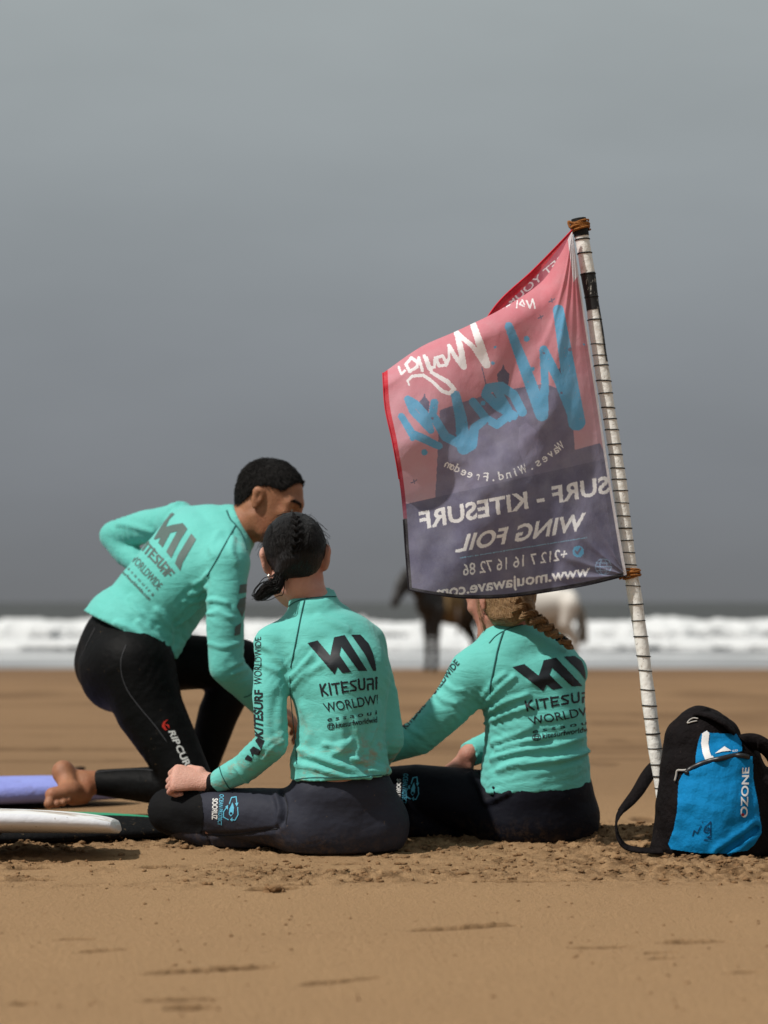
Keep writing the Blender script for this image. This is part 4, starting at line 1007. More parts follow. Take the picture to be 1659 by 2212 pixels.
m = Mat('dark seam thread', (.022, .10, .095), .8, .2); SEAM = m.done()
m = Mat('black seam', (.012, .012, .014), .7, .3); SEAMB = m.done()
m = Mat('grey seam', (.05, .05, .055), .7, .3); SEAMG = m.done()
def ink(name, c, rough=.55): 
    m = Mat(name, c, rough, .2); m.mix(m.noise(.006, 3, lo=.55, hi=.75), tuple(min(1, v*1.4+.004) for v in c), .5); return m.done()
INK = ink('black shirt ink', (.014, .017, .021)); INK_M = ink('sheen-lightened shirt ink', (.085, .125, .115), .5); WH = ink('white leg print', (.62, .62, .60)); BLUEINK = ink('blue leg print', (.10, .40, .56)); REDINK = ink('red leg print', (.45, .025, .015))  # kneeling figure's print: same black ink, sky sheen painted in as grey
def hairmat(name, a, b, c, rough=.42):
    m = Mat(name, a, rough, .25); m.bump(m.noise(.004, 4, .6, scale=(1, 1, .12), rot=(0, .35, 0)), .003); m.mix(m.noise(.012, 3, .6), b, .8); m.mix(m.noise(.02, 4, lo=.58, hi=.7), c, .7); return m.done()
H_BLACK = hairmat('black hair', (.004, .0035, .0035), (.007, .0055, .0055), (.014, .011, .010), .38); H_MAN = hairmat('short dark hair', (.006, .005, .0045), (.009, .0075, .007), (.015, .012, .010), .7)
H_BLOND = hairmat('dark blond hair', (.33, .205, .10), (.19, .108, .050), (.48, .33, .18), .45)
m = Mat('earring metal', (.7, .6, .45), .25, .5, 1.0); GOLD = m.done()
m = Mat('eye', (.5, .47, .43), .2, .5); EYE_M = m.done()

class Frame:
    def __init__(s, o, f, u, sc=1.0):
        s.o = np.asarray(o, float); s.f = nrm(f); u = np.asarray(u, float); s.u = nrm(u-(u@s.f)*s.f); s.r = np.cross(s.f, s.u); s.sc = sc
    def __call__(s, x, y, z): return s.o+s.sc*(s.r*x+s.f*y+s.u*z)
    def loc(s, P_): d = (P_-s.o)/s.sc; return d@s.r, d@s.f, d@s.u
    @property
    def ax(s): return (s.r, s.f, s.u)
def head(fd, h, ear=1.0, earout=.3):
    k = h.sc
    fd.ell(h(0, -.012, .030), h.ax, np.array([.075, .098, .086])*k, .01)
    fd.ell(h(0, .030, -.035), h.ax, np.array([.060, .062, .085])*k, .03)
    fd.ell(h(0, .068, -.098), h.ax, np.array([.030, .026, .024])*k, .03)
    for s in (-1, 1):
        fd.tube([h(s*.056, -.005, -.055), h(s*.046, .03, -.088), h(s*.018, .072, -.104)], [.017*k, .016*k, .016*k], None, .025)
        fd.ell(h(s*.040, .068, -.012), h.ax, np.array([.020, .018, .016])*k, .02)
    fd.tube([h(-.044, .070, .022), h(0, .083, .024), h(.044, .070, .022)], [.014*k, .015*k, .014*k], None, .02)
    fd.tube([h(0, .088, .012), h(0, .108, -.022), h(0, .110, -.030)], [.009*k, .012*k, .012*k], None, .012)
    for s in (-1, 1):
        fd.ell(h(s*.013, .098, -.033), h.ax, np.array([.009, .010, .008])*k, .008)
        fd.ell(h(s*.032, .096, .002), h.ax, np.array([.015, .012, .010])*k, .012, 'sub')
    fd.ell(h(0, .091, -.060), h.ax, np.array([.024, .010, .0065])*k, .008); fd.ell(h(0, .088, -.073), h.ax, np.array([.021, .010, .007])*k, .008)
    for s in (-1, 1):   # ears stand out from the head
        ea = Frame(h(s*.079, -.014, -.002), h.f+h.r*s*-earout*1.0, h.u, k*ear)
        out = ea.r*s
        fd.ell(ea.o, (out, ea.f, ea.u), np.array([.0075, .0185, .031])*k*ear, .004)
        fd.ell(ea.o+ea.u*.013*k-ea.f*.004*k, (out, ea.f, ea.u), np.array([.009, .019, .019])*k*ear, .004)
        fd.ell(ea.o-ea.u*.027*k+ea.f*.003*k, (out, ea.f, ea.u), np.array([.0065, .010, .010])*k*ear, .005)
        fd.ell(ea.o+out*.011*k+ea.f*.003*k+ea.u*.002*k, (out, ea.f, ea.u), np.array([.009, .0095, .018])*k*ear, .004, 'sub')
        fd.tube([ea.o-out*.012*k+ea.f*.006*k+ea.u*.012*k, ea.o-out*.010*k+ea.f*.006*k-ea.u*.014*k], [.009*k, .008*k], None, .006)
def hand(fd, wrist, dirv, back, curl=(.5, .6, .4), side=1, sc=1.0):
    """side: +1 when the thumb lies on the +L side"""
    d = nrm(dirv); b = np.asarray(back, float); b = nrm(b-(b@d)*d); L = np.cross(d, b)*side; W = np.asarray(wrist, float)
    fd.tube([W-d*.02, W+d*.02*sc, W+d*.085*sc+b*.004], [(.022*sc, .019*sc), (.029*sc, .017*sc), (.040*sc, .0145*sc)], L, .012)
    for off, ln, r in ((.030, .072, .0092), (.010, .082, .0095), (-.010, .076, .0092), (-.029, .060, .0082)):
        p = W+d*.085*sc+L*off*sc+b*.003; dd, bb_ = d.copy(), b.copy(); pts = [p-d*.015]; rr = [r*1.05*sc]
        pts.append(p); rr.append(r*1.15*sc)
        for a, fr in zip(curl, (.45, .32, .23)):
            a = a*random.uniform(.92, 1.08); dd, bb_ = dd*math.cos(a)-bb_*math.sin(a), bb_*math.cos(a)+dd*math.sin(a)
            p = p+dd*ln*fr*1.15*sc; pts.append(p); rr.append(r*sc*(.98 if fr > .4 else .9 if fr > .3 else .8))
        fd.tube(pts, rr, None, .0008)
    p = W+d*.025*sc+L*.026*sc; t1 = nrm(d*.85+L*.40-b*.45); t2 = nrm(d*.80-L*.35-b*.55)
    fd.tube([p, p+t1*.04*sc, p+t1*.04*sc+t2*.032*sc, p+t1*.04*sc+t2*.056*sc], [.015*sc, .0125*sc, .0105*sc, .0085*sc], None, .006)
def foot(fd, heel, toe, up, sc=1.0):
    d = np.asarray(toe, float)-heel; ln = np.linalg.norm(d); d = d/ln; u = np.asarray(up, float); u = nrm(u-(u@d)*d); L = np.cross(d, u)
    fd.tube([heel+d*.03*ln, heel+d*.35*ln+u*.012, heel+d*.72*ln, heel+d*.8*ln], [(.032*sc, .034*sc), (.032*sc, .030*sc), (.046*sc, .018*sc), (.044*sc, .014*sc)], L, .02)
    for i, (o, r, e) in enumerate(((-.033, .0135, 1.0), (-.013, .0105, .99), (.006, .010, .96), (.022, .0095, .92), (.036, .009, .87))):
        fd.tube([heel+d*.76*ln+L*o*sc, heel+d*(e-.03)*ln+L*o*1.05*sc-u*.003], [r*sc, r*.95*sc], None, .003)
def hair_cap(h, zl, grow, hh=.0045, extra=None, lumpy=.001):
    k = h.sc; f = Field(h.o-.21, h.o+.21, hh)
    f.ell(h(0, -.012, .030), h.ax, np.array([.075, .098, .086])*k, 0, grow=grow)
    f.ell(h(0, -.03, -.01), h.ax, np.array([.062, .07, .07])*k, .02, grow=grow*.6)
    X, Y, Z = f.pts((slice(None),)*3); d = [(X-h.o[0])/k, (Y-h.o[1])/k, (Z-h.o[2])/k]
    ly = d[0]*h.f[0]+d[1]*h.f[1]+d[2]*h.f[2]; lz = d[0]*h.u[0]+d[1]*h.u[1]+d[2]*h.u[2]
    cut = np.interp(ly, [q[0] for q in zl], [q[1] for q in zl])
    f.g = np.maximum(f.g, ((cut-lz)*k*.8).astype(np.float32))
    if extra: extra(f)
    V, Fq = f.mesh(); V = relax(V, Fq, 1); N = vnormals(V, Fq)
    return V+N*(lumpy*lump3(V, .02, 5))[:, None], Fq
def scalp(h, x, y, z, grow):
    """a point on the scalp in the direction x, y, z"""
    d = nrm([x, y, z]); r = 1/np.sqrt((d[0]/(.075+grow))**2+(d[1]/(.098+grow))**2+(d[2]/(.086+grow))**2); q = d*r; return h(q[0], q[1]-.012, q[2]+.030)
def strand(h, a, b, grow, n=9, sag=0.0):
    """over the scalp from direction a to direction b"""
    a, b = nrm(a), nrm(b); return np.array([scalp(h, *(a*(1-t)+b*t), grow+sag*math.sin(t*3.14)) for t in np.linspace(0, 1, n)])

def layer(V, Fq, rel=1): return relax(V, Fq, rel, .4), Fq

# ------------------------------------------------------------------ dark-haired person, seated in the middle
def person_a():
    D = 5.60; L = nrm([.94, .34, 0])
    t = thing('person', (P(735, 1845, D)[0], 5.68, 0), 'person with black ponytail in teal rash guard, sitting cross-legged on sand', 'person', 'people in teal rash guards')
    lo, hi = np.array([-.82, 5.40, -.01]), np.array([.16, 6.14, .90])
    body, top, bot = Field(lo, hi, .0040), Field(lo, hi, .0055), Field(lo, hi, .006)
    sp = [P(742, 1790, 5.66), P(735, 1700, 5.655), P(733, 1645, 5.66), P(738, 1560, 5.665), P(733, 1470, 5.68), P(712, 1390, 5.70), P(694, 1345, 5.72)]
    sr = [(.122, .098), (.122, .094), (.116, .086), (.112, .084), (.126, .096), (.132, .088), (.085, .062)]
    body.tube(sp, sr, L, .02, grow=-.007)
    top.tube(sp[1:], sr[1:], L, .0)
    top.tube([P(742, 1715, 5.655), P(733, 1650, 5.66)], [(.135, .112), (.124, .096)], L, .015)
    # trapezius and shoulder blades
    sl, srt = P(592, 1392, 5.68), P(792, 1392, 5.755); nb = P(680, 1336, 5.725)
    for s in (sl, srt): body.tube([nb, s], [.044, .040], None, .03, grow=-.006); top.tube([nb, s], [.048, .045], None, .03)
    top.ell(P(668, 1440, 5.66), ((1, 0, 0), (0, 1, 0), (0, 0, 1)), (.055, .05, .07), .04); top.ell(P(790, 1440, 5.68), ((1, 0, 0), (0, 1, 0), (0, 0, 1)), (.045, .05, .07), .04)
    top.tube([P(736, 1640, 5.62), P(744, 1540, 5.605), P(742, 1440, 5.61)], [.05, .05, .05], None, .05)
    # hem
    top.plane(P(730, 1684, 5.6), (.04, 0, -1))
    la = [sl, P(582, 1500, 5.63), P(588, 1606, 5.605), P(530, 1658, 5.68), P(468, 1690, 5.745)]; lr = [.046, .0425, .0405, .037, .029]
    ra = [srt, P(822, 1500, 5.745), P(838, 1598, 5.74), P(815, 1640, 5.86), P(790, 1660, 5.95)]; rr = [.046, .043, .041, .036, .030]
    arm = Field(lo, hi, .0055); arm.tube(la, lr, None, 0); e = nrm(la[-1]-la[-2]); arm.plane(la[-1]-e*.004, e)
    top.join(arm, .022)
    arm = Field(lo, hi, .0055); arm.tube(ra, rr, None, 0); e = nrm(ra[-1]-ra[-2]); arm.plane(ra[-1], e); top.join(arm, .016)
    body.tube(la, [r-.008 for r in lr], None, .02); body.tube(ra, [r-.008 for r in rr], None, .02)
    # collar
    h = Frame(P(637, 1206, 5.745), (-.10, .98, -.12), (-.07, .10, 1), .93)
    ctop = P(668, 1288, 5.735)
    top.tube([P(682, 1330, 5.715), ctop+[.004, 0, .012]], [(.070, .064), (.058, .054)], L, .008); top.plane(P(676, 1287, 5.70), nrm([-.05, -.30, 1]))
    # head, neck
    head(body, h, 1.2, .75)
    body.tube([h(0, -.030, -.030), h(0, -.026, -.075), ctop, P(684, 1330, 5.73)], [.047, .042, .046, .058], None, .02)
    # legs
    hl, hr = P(672, 1775, 5.66), P(806, 1775, 5.70); kl = P(366, 1748, 5.83)
    bot.tube([P(742, 1790, 5.67), P(738, 1720, 5.66), P(733, 1650, 5.665)], [(.150, .105), (.138, .098), (.114, .084)], L, 0)
    bot.ell(P(672, 1782, 5.66), (L, (-.34, .94, 0), (0, 0, 1)), (.088, .095, .080), .03); bot.ell(P(798, 1790, 5.69), (L, (-.34, .94, 0), (0, 0, 1)), (.088, .095, .080), .03)
    leg = [hl, P(560, 1762, 5.70), P(450, 1752, 5.77), kl]; lg = [.082, .070, .058, .054]; bot.tube(leg, lg, None, .03)
    shin = [kl+[0, -.005, -.012], P(450, 1797, 5.77), P(560, 1808, 5.735), P(660, 1818, 5.76), P(720, 1822, 5.80)]; sg = [.050, .044, .044, .036, .032]; bot.tube(shin, sg, None, .012)
    kr = P(745, 1750, 6.01); leg2 = [hr, P(790, 1762, 5.85), kr]; bot.tube(leg2, [.085, .072, .056], None, .03)
    shin2 = [kr+[0, 0, -.01], P(650, 1800, 5.95), P(590, 1815, 5.88), P(545, 1818, 5.82)]; bot.tube(shin2, [.050, .046, .036, .030], None, .015)
    bot.plane((0, 0, .002), (0, 0, -1))
    for q, w in ((leg, lg), (shin, sg), (leg2, [.085, .072, .056]), (shin2, [.05, .046, .036, .030])): body.tube(q, [r-.007 for r in w], None, .02)
    body.ell(P(735, 1780, 5.68), (L, (-.34, .94, 0), (0, 0, 1)), (.12, .09, .07), .03)
    foot(body, P(580, 1822, 5.82), P(436, 1822, 5.80), (.1, -.3, 1), .85); foot(body, P(725, 1822, 5.80), P(725, 1822, 5.80)+np.array([.18, .10, -.01]), (0, 0, 1), .9)
    hand(body, la[-1]+np.array([-.022, .006, .002]), (-.98, .08, .08), (-.12, -.80, .58), (1.05, 1.45, 1.1), 1, .97)
    hand(body, ra[-1], (-.5, .8, -.3), (0, -.4, .9), (.6, .8, .5), -1, .9)
    body.plane((0, 0, .0015), (0, 0, -1))
    V, Fq = layer(*body.mesh()); obj('body', V, Fq, SK_A, t)
    V, Fq = layer(*top.mesh(), 2); bv = bvh_of(V, Fq)
    V = folds(V, Fq, bv, [([(628, 1462), (648, 1445), (672, 1418)], .010, .005), ([(632, 1480), (660, 1455), (690, 1440)], .011, .004), ([(640, 1620), (700, 1640), (760, 1662), (830, 1668)], .010, .006),
                          ([(632, 1650), (690, 1662), (740, 1676), (800, 1680)], .008, .005), ([(720, 1628), (745, 1618), (758, 1600)], .010, .006), ([(700, 1608), (725, 1612), (745, 1606)], .008, .004), ([(735, 1560), (740, 1590), (735, 1625)], .010, .003), ([(770, 1560), (775, 1600), (770, 1640)], .012, .004),
                          ([(760, 1640), (800, 1650), (836, 1660)], .008, .006), ([(800, 1600), (815, 1560), (818, 1520)], .010, .004), ([(556, 1420), (575, 1440), (600, 1450)], .009, .004), ([(560, 1392), (590, 1410), (612, 1440)], .010, .004), ([(600, 1500), (590, 1560), (600, 1610)], .012, -.003),
                          ([(570, 1640), (585, 1618), (612, 1600)], .008, .004), ([(560, 1625), (580, 1605), (612, 1585)], .007, .003), ([(505, 1655), (520, 1672), (535, 1690)], .006, .003), ([(690, 1330), (720, 1345), (750, 1360)], .012, .003), ([(640, 1700), (641, 1640)], .01, .004),
                          ([(664, 1392), (690, 1420), (712, 1440)], .014, .003), ([(655, 1530), (670, 1570), (660, 1610)], .016, .004)])
    V = V+vnormals(V, Fq)*(.0013*lump3(V*[1, 1, 1.3], .08, 21)+.0005*lump3(V, .03, 22))[:, None]
    N = vnormals(V, Fq)
    for c, a_, sg_, lm, am, rc, sd, se in ((la[2], la[3]-la[1], .055, .017, .0050, .09, P(620, 1570, 5.7)-la[2], 1), (P(630, 1452, 5.63), (.75, 0, -.62), .045, .016, .0045, .075, None, 3), (P(826, 1470, 5.70), (.6, 0, .5), .045, .018, .0035, .07, None, 5),
                                           (P(730, 1655, 5.60), (.18, 0, 1), .035, .021, .0042, .2, None, 7), (P(560, 1400, 5.63), (.3, 0, 1), .06, .026, .0025, .07, None, 9), (P(842, 1600, 5.70), (.2, 0, 1), .05, .02, .004, .08, None, 11), (la[3], la[4]-la[3], .05, .024, .0022, .06, None, 13), (P(760, 1580, 5.60), (1, 0, .35), .06, .032, .0030, .08, None, 15)):
        V = rings(V, N, c, a_, sg_, lm, am, rc, sd, se)
    rg = obj('rash_guard', V, Fq, LY_A, t); bv = bvh_of(V, Fq)
    V, Fq = layer(*bot.mesh(), 2); b0 = bvh_of(V, Fq); V = folds(V, Fq, b0, [([(606, 1710), (616, 1740), (612, 1775)], .008, -.006), ([(596, 1715), (604, 1745), (600, 1775)], .008, .005), ([(440, 1802), (520, 1800), (600, 1790)], .006, -.004), ([(455, 1830), (450, 1812), (442, 1800)], .006, -.004)])
    ws = obj('wetsuit', V, Fq, NEO_A, t); bw = bvh_of(V, Fq)
    # prints
    ident = lambda p: np.stack(C6(p[..., 0], p[..., 1]), -1)
    back_print(rg, bv, ident, INK, 600, 1340, 820, 1585, C6(1218, 0)[0])
    cv = Canvas(530, 1365, 590, 1650, .9)
    cv.text('WORLDWIDE', quadmap((549, 1478), (552, 1378), (566, 1480), (564, 1376)), .004); cv.text('KITESURF', quadmap((548, 1588), (550, 1490), (569, 1596), (568, 1490)), .03)
    cv.poly([(528, 1640), (536, 1630), (548, 1640), (540, 1620), (548, 1612), (566, 1622), (552, 1600), (558, 1592), (572, 1600), (560, 1632), (548, 1628), (544, 1645)]); print_on('lettering', cv, bv, INK, rg)
    cv = Canvas(655, 1276, 705, 1298, .6); cv.stroke([(660, 1291), (664, 1286), (662, 1294), (668, 1289), (672, 1293), (676, 1287), (682, 1290), (690, 1283), (697, 1279), (700, 1283), (690, 1286)], 1.1); print_on('scribble', cv, bv, INK, rg, .001)
    seam('seam', [C2(*q) for q in ((958, 612), (940, 690), (918, 800), (896, 910), (878, 1000))], bv, SEAM, rg, .0020); seam('seam', [C2(*q) for q in ((852, 655), (900, 622), (960, 603), (1050, 592), (1150, 588))], bv, SEAM, rg, .0016)
    seam('seam', [C2(*q) for q in ((463, 1578), (480, 1630), (512, 1690), (530, 1704))], bv, SEAM, rg, .0016); seam('seam', [C2(*q) for q in ((872, 1050), (880, 1300), (905, 1450), (912, 1560))], bv, SEAM, rg, .0012)
    seam('seam', [C2(*q) for q in ((868, 1655), (1000, 1640), (1200, 1640), (1440, 1622))], bv, SEAM, rg, .0012)
    cv = Canvas(315, 1690, 445, 1812, 1.2).poly([(310, 1690), (400, 1690), (425, 1702), (436, 1725), (440, 1760), (436, 1800), (420, 1798), (390, 1797), (360, 1805), (310, 1815)]); kp = print_on('knee_panel', cv, bw, KNEE, ws, .0016); kp['label'] = 'black ribbed knee panel'
    leg_logo(ws, bw, lambda x, y: C2(x, y), (420, 1762, 456, 1882), (458, 1738, 490, 1915), (485, 1750, 575, 1890))
    seam('seam', [(442, 1802), (480, 1806), (520, 1803), (560, 1796), (600, 1790)], bw, SEAMB, ws, .0014); seam('seam', [(442, 1800), (450, 1815), (462, 1832)], bw, SEAMB, ws, .0012); seam('seam', [(612, 1712), (622, 1745), (618, 1780)], bw, SEAMB, ws, .0012)
    # black wrist cuff
    e = nrm(la[-1]-la[-2]); V, Fq = tubes([np.array([la[-1]-e*.02, la[-1]-e*.004, la[-1]+e*.022, la[-1]+e*.028])], [np.array([.0272, .0278, .0274, .0250])], 24); obj('cuff', V, Fq, KNEE, t)
    # hair, sleek to a low tail
    zl = [(-.2, -.066), (-.075, -.064), (-.050, -.045), (-.040, -.010), (-.030, .022), (.01, .034), (.05, .035), (.07, .06), (.12, .065)]
    tie = h(-.046, -.082, -.050)
    def ex(f): f.tube([h(-.02, -.095, -.02), tie], [.02, .016], None, .02); pass
    V, Fq = hair_cap(h, zl, .0075, .0042, ex); hr_ = obj('hair', V, Fq, H_BLACK, t)
    ln, rd = [], []
    R = np.random.default_rng(3)
    for i in range(1300):
        a = R.uniform(-1, 1)*2.0; s = np.array([math.sin(a), math.cos(a)*.9-.25+.4*R.uniform(), R.uniform(.15, .95)]); ed = np.array([-.35+.12*R.normal(), -.9, -.62+.12*R.normal()])
        if R.uniform() < .3: s = np.array([R.choice([-1, 1])*(.75+.2*R.uniform()), R.uniform(-.5, .2), R.uniform(-.1, .5)])
        L_ = strand(h, s, ed, .0085+.002*R.uniform(), 10); ln.append(L_); rd.append(np.full(10, .0007))
    tl = smoothline([tie, P(597, 1262, 5.655), P(583, 1272, 5.655), P(566, 1281, 5.66), P(553, 1287, 5.665)], 14)
    for i in range(260):
        o = R.normal(0, 1, 3)*.0065; w = np.sin(np.linspace(.5, 2.75, 14))[:, None]*1.35; e = R.uniform(.8, 1.08); L_ = tl[0]+(tl-tl[0])*e+o*w+R.normal(0, .0006, (14, 3)); L_[:, 2] -= .004*np.sin(np.linspace(0, 9, 14)+R.normal(0, .3)); ln.append(L_); rd.append(np.linspace(.0014, .0006, 14))
    path = np.array([scalp(h, *q, .0075) for q in smoothline([(.02, -.62, .78), (.02, -.85, .5), (.0, -.98, .15), (-.08, -.98, -.2), (-.22, -.93, -.45), (-.40, -.85, -.62)], 50)])   # plait down the crown
    T, U, W = frames(path)
    for k in range(3):
        ph = np.linspace(0, 3.2*2*math.pi, 50)+k*2.094; rad = np.interp(np.linspace(0, 1, 50), [0, .2, .7, 1], [.006, .0095, .010, .008]); c = path+U*(np.sin(ph)*rad*1.05)[:, None]+W*(np.sin(2*ph)*rad*.5)[:, None]
        for j in range(26):
            a, r = R.uniform(0, 6.28), math.sqrt(R.uniform(0, 1)); ln.append(c+U*(math.cos(a)*r*rad*.62)[:, None]+W*(math.sin(a)*r*rad*.62)[:, None]+R.normal(0, .0004, (50, 3))); rd.append(np.full(50, .0011))
    for i in range(160):
        a = R.normal(0, 1, 3); a[2] = abs(a[2])*.9; a[1] -= .5; p = scalp(h, *a, .008); n_ = nrm(p-h(0, -.012, .03)); d_ = nrm(R.normal(0, 1, 3)*[1, 1, .4]+[-.2, -.1, -1.2]); d_ = nrm(d_-(d_@n_)*n_*.75)
        ln.append(smoothline([p, p+d_*.02+n_*.004, p+d_*.04+n_*R.uniform(-.004, .006)], 6)); rd.append(np.full(6, .00045))
    V, Fq = tubes(ln, rd, 4); o = obj('hair_strands', V, Fq, H_BLACK, hr_); o['kind'] = 'stuff'
    V, Fq = tubes([np.array([tie+.011*(h.r*math.cos(q)+h.u*math.sin(q)*.6+h.f*.5*math.sin(q)) for q in np.linspace(0, 6.3, 20)])], [.003], 6, False); obj('hair_tie', V, Fq, SEAMB, hr_)
    for s, px, py in ((-1, 584, 1246), (1, 689, 1232)):
        c = P(px, py, 5.745); V, Fq = tubes([np.array([c+[.006*math.cos(q), .003*math.sin(q), .0075*math.sin(q)] for q in np.linspace(0, 6.0, 22)])], [.0012], 6); obj('earring', V, Fq, GOLD, t)
    return t

LOGO1 = [(350, 262), (475, 228), (635, 418), (680, 190), (810, 163), (1090, 605), (985, 607), (770, 312), (748, 410), (893, 622), (785, 635), (722, 555), (690, 652)]
LOGO2 = [(890, 157), (1005, 155), (1110, 270), (1160, 390), (1190, 500), (1203, 607), (1165, 605), (1060, 400)]
KS = {  # heavy cut letters on a unit cell, as strokes
    'K': ([(.1, 0), (.1, 1)], [(.85, 1), (.25, .52), (.9, 0)]), 'I': ([(.5, 0), (.5, 1)],), 'T': ([(0, .9), (1, .9)], [(.5, 0), (.5, .9)]),
    'E': ([(.12, 0), (.12, 1)], [(.1, .9), (.95, .9)], [(.1, .5), (.8, .5)], [(.1, .1), (.95, .1)]), 'S': ([(.95, .9), (.25, .9), (.12, .72), (.85, .32), (.8, .1), (.05, .1)],),
    'U': ([(.1, 1), (.1, .28), (.25, .1), (.75, .1), (.9, .28), (.9, 1)],), 'R': ([(.1, .9), (.8, .9), (.92, .75), (.92, .58), (.8, .45), (.15, .45)], [(.9, 0), (.9, .45)], [(.12, 0), (.12, .42)]),
    'F': ([(.12, 0), (.12, .95)], [(.1, .9), (1, .9)], [(.1, .48), (.85, .48)])}
def kitesurf(cv, f, wd):
    x = 0; ws_ = {'I': .22}
    tot = sum(ws_.get(c, .82)+.22 for c in 'KITESURF')-.22
    for c in 'KITESURF':
        w = ws_.get(c, .82)
        for s in KS[c]:
            p = np.array([((x+q[0]*w)/tot, q[1]*.86+.07) for q in s]); cv.stroke(f(p), wd)
        x += w+.22
def back_print(parent, bv, f, mat, x0, y0, x1, y1, clip=None):
    """logo, two words, spaced town name, globe and address across the back; f maps the print's own layout to its place"""
    A = lambda L: f(np.array(L, float)); sc = np.linalg.norm(A([(700, 700)])-A([(800, 700)]))/100; sy = np.linalg.norm(A([(700, 700)])-A([(700, 800)]))/100; s = (sc+sy)/2
    Q = lambda *c: (lambda p: f(quadmap(*c)(p)))
    cv = Canvas(x0, y0, x1, y1, .95); 
    for L_ in (LOGO1, LOGO2):
        cv.m[:] = False; cv.poly(A(L_))
        if clip: cv.clipx(clip)
        print_on('logo', cv, bv, mat, parent)
    cv = Canvas(x0, y0, x1, y1, .8)
    kitesurf(cv, Q((498, 768), (1275, 660), (532, 925), (1275, 830)), 23*s)
    cv.text('WORLDWIDE', Q((540, 1012), (1400, 870), (586, 1124), (1400, 990)), .004)
    cv.text('e s s a o u i r a', Q((598, 1180), (1400, 1065), (600, 1238), (1400, 1120)), .012)
    cv.text('kitesurfworldwide.com', Q((702, 1248), (1400, 1150), (705, 1318), (1400, 1222)), .014)
    c = np.array([643, 1297])
    for a_ in (1, .45): cv.stroke(A([c+[42*a_*math.cos(q), 42*math.sin(q)] for q in np.linspace(0, 6.3, 26)]), 8*s)
    for h_ in (-16, 14): cv.stroke(A([c+[-38, h_], c+[38, h_]]), 7*s)
    if clip: cv.clipx(clip+1)
    print_on('lettering', cv, bv, mat, parent)
def leg_logo(ws, bw, C, soo, oce, ico):
    x0, y0, x1, y1 = soo; cv = Canvas(*C(x0-4, y0-6), *C(x1+4, y1+6), .6)
    cv.text('SOORUZ', quadmap(C(x1, y0), C(x1-4, y1), C(x0+4, y0), C(x0, y1)), .03); print_on('lettering', cv, bw, WH, ws, .0015)
    x0, y0, x1, y1 = oce; cv = Canvas(*C(x0-6, y0-6), *C(x1+6, y1+6), .5); cv.text('OCEAN PROTECT', quadmap(C(x1, y0+2), C(x1-12, y1), C(x0+8, y0), C(x0-4, y1-2)), .012); print_on('lettering', cv, bw, BLUEINK, ws, .0015)
    x0, y0, x1, y1 = ico; w, h = x1-x0, y1-y0; I = lambda L: [C(x0+a*w, y0+b*h) for a, b in L]; cv = Canvas(*C(x0-8, y0-8), *C(x1+8, y1+8), .5)
    for L in ([(.42, .30), (.55, .05), (.85, .02), (.90, .30)], [(.95, .45), (.98, .75), (.78, .97), (.55, .95)], [(.35, .95), (.05, .85), (.05, .62), (.25, .45)]): cv.stroke(I(L), 2.0)
    for L in ([(.78, .28), (1.0, .26), (.9, .42)], [(.62, .85), (.62, 1.03), (.45, .95)], [(.15, .42), (.33, .35), (.33, .55)]): cv.poly(I(L))
    cv.poly(I([(.62, .25), (.72, .45), (.68, .70), (.52, .82), (.38, .72), (.42, .52)])); cv.stroke(I([(.53, .70), (.54, .70)]), 5.5, False)
    print_on('emblem', cv, bw, BLUEINK, ws, .0015)

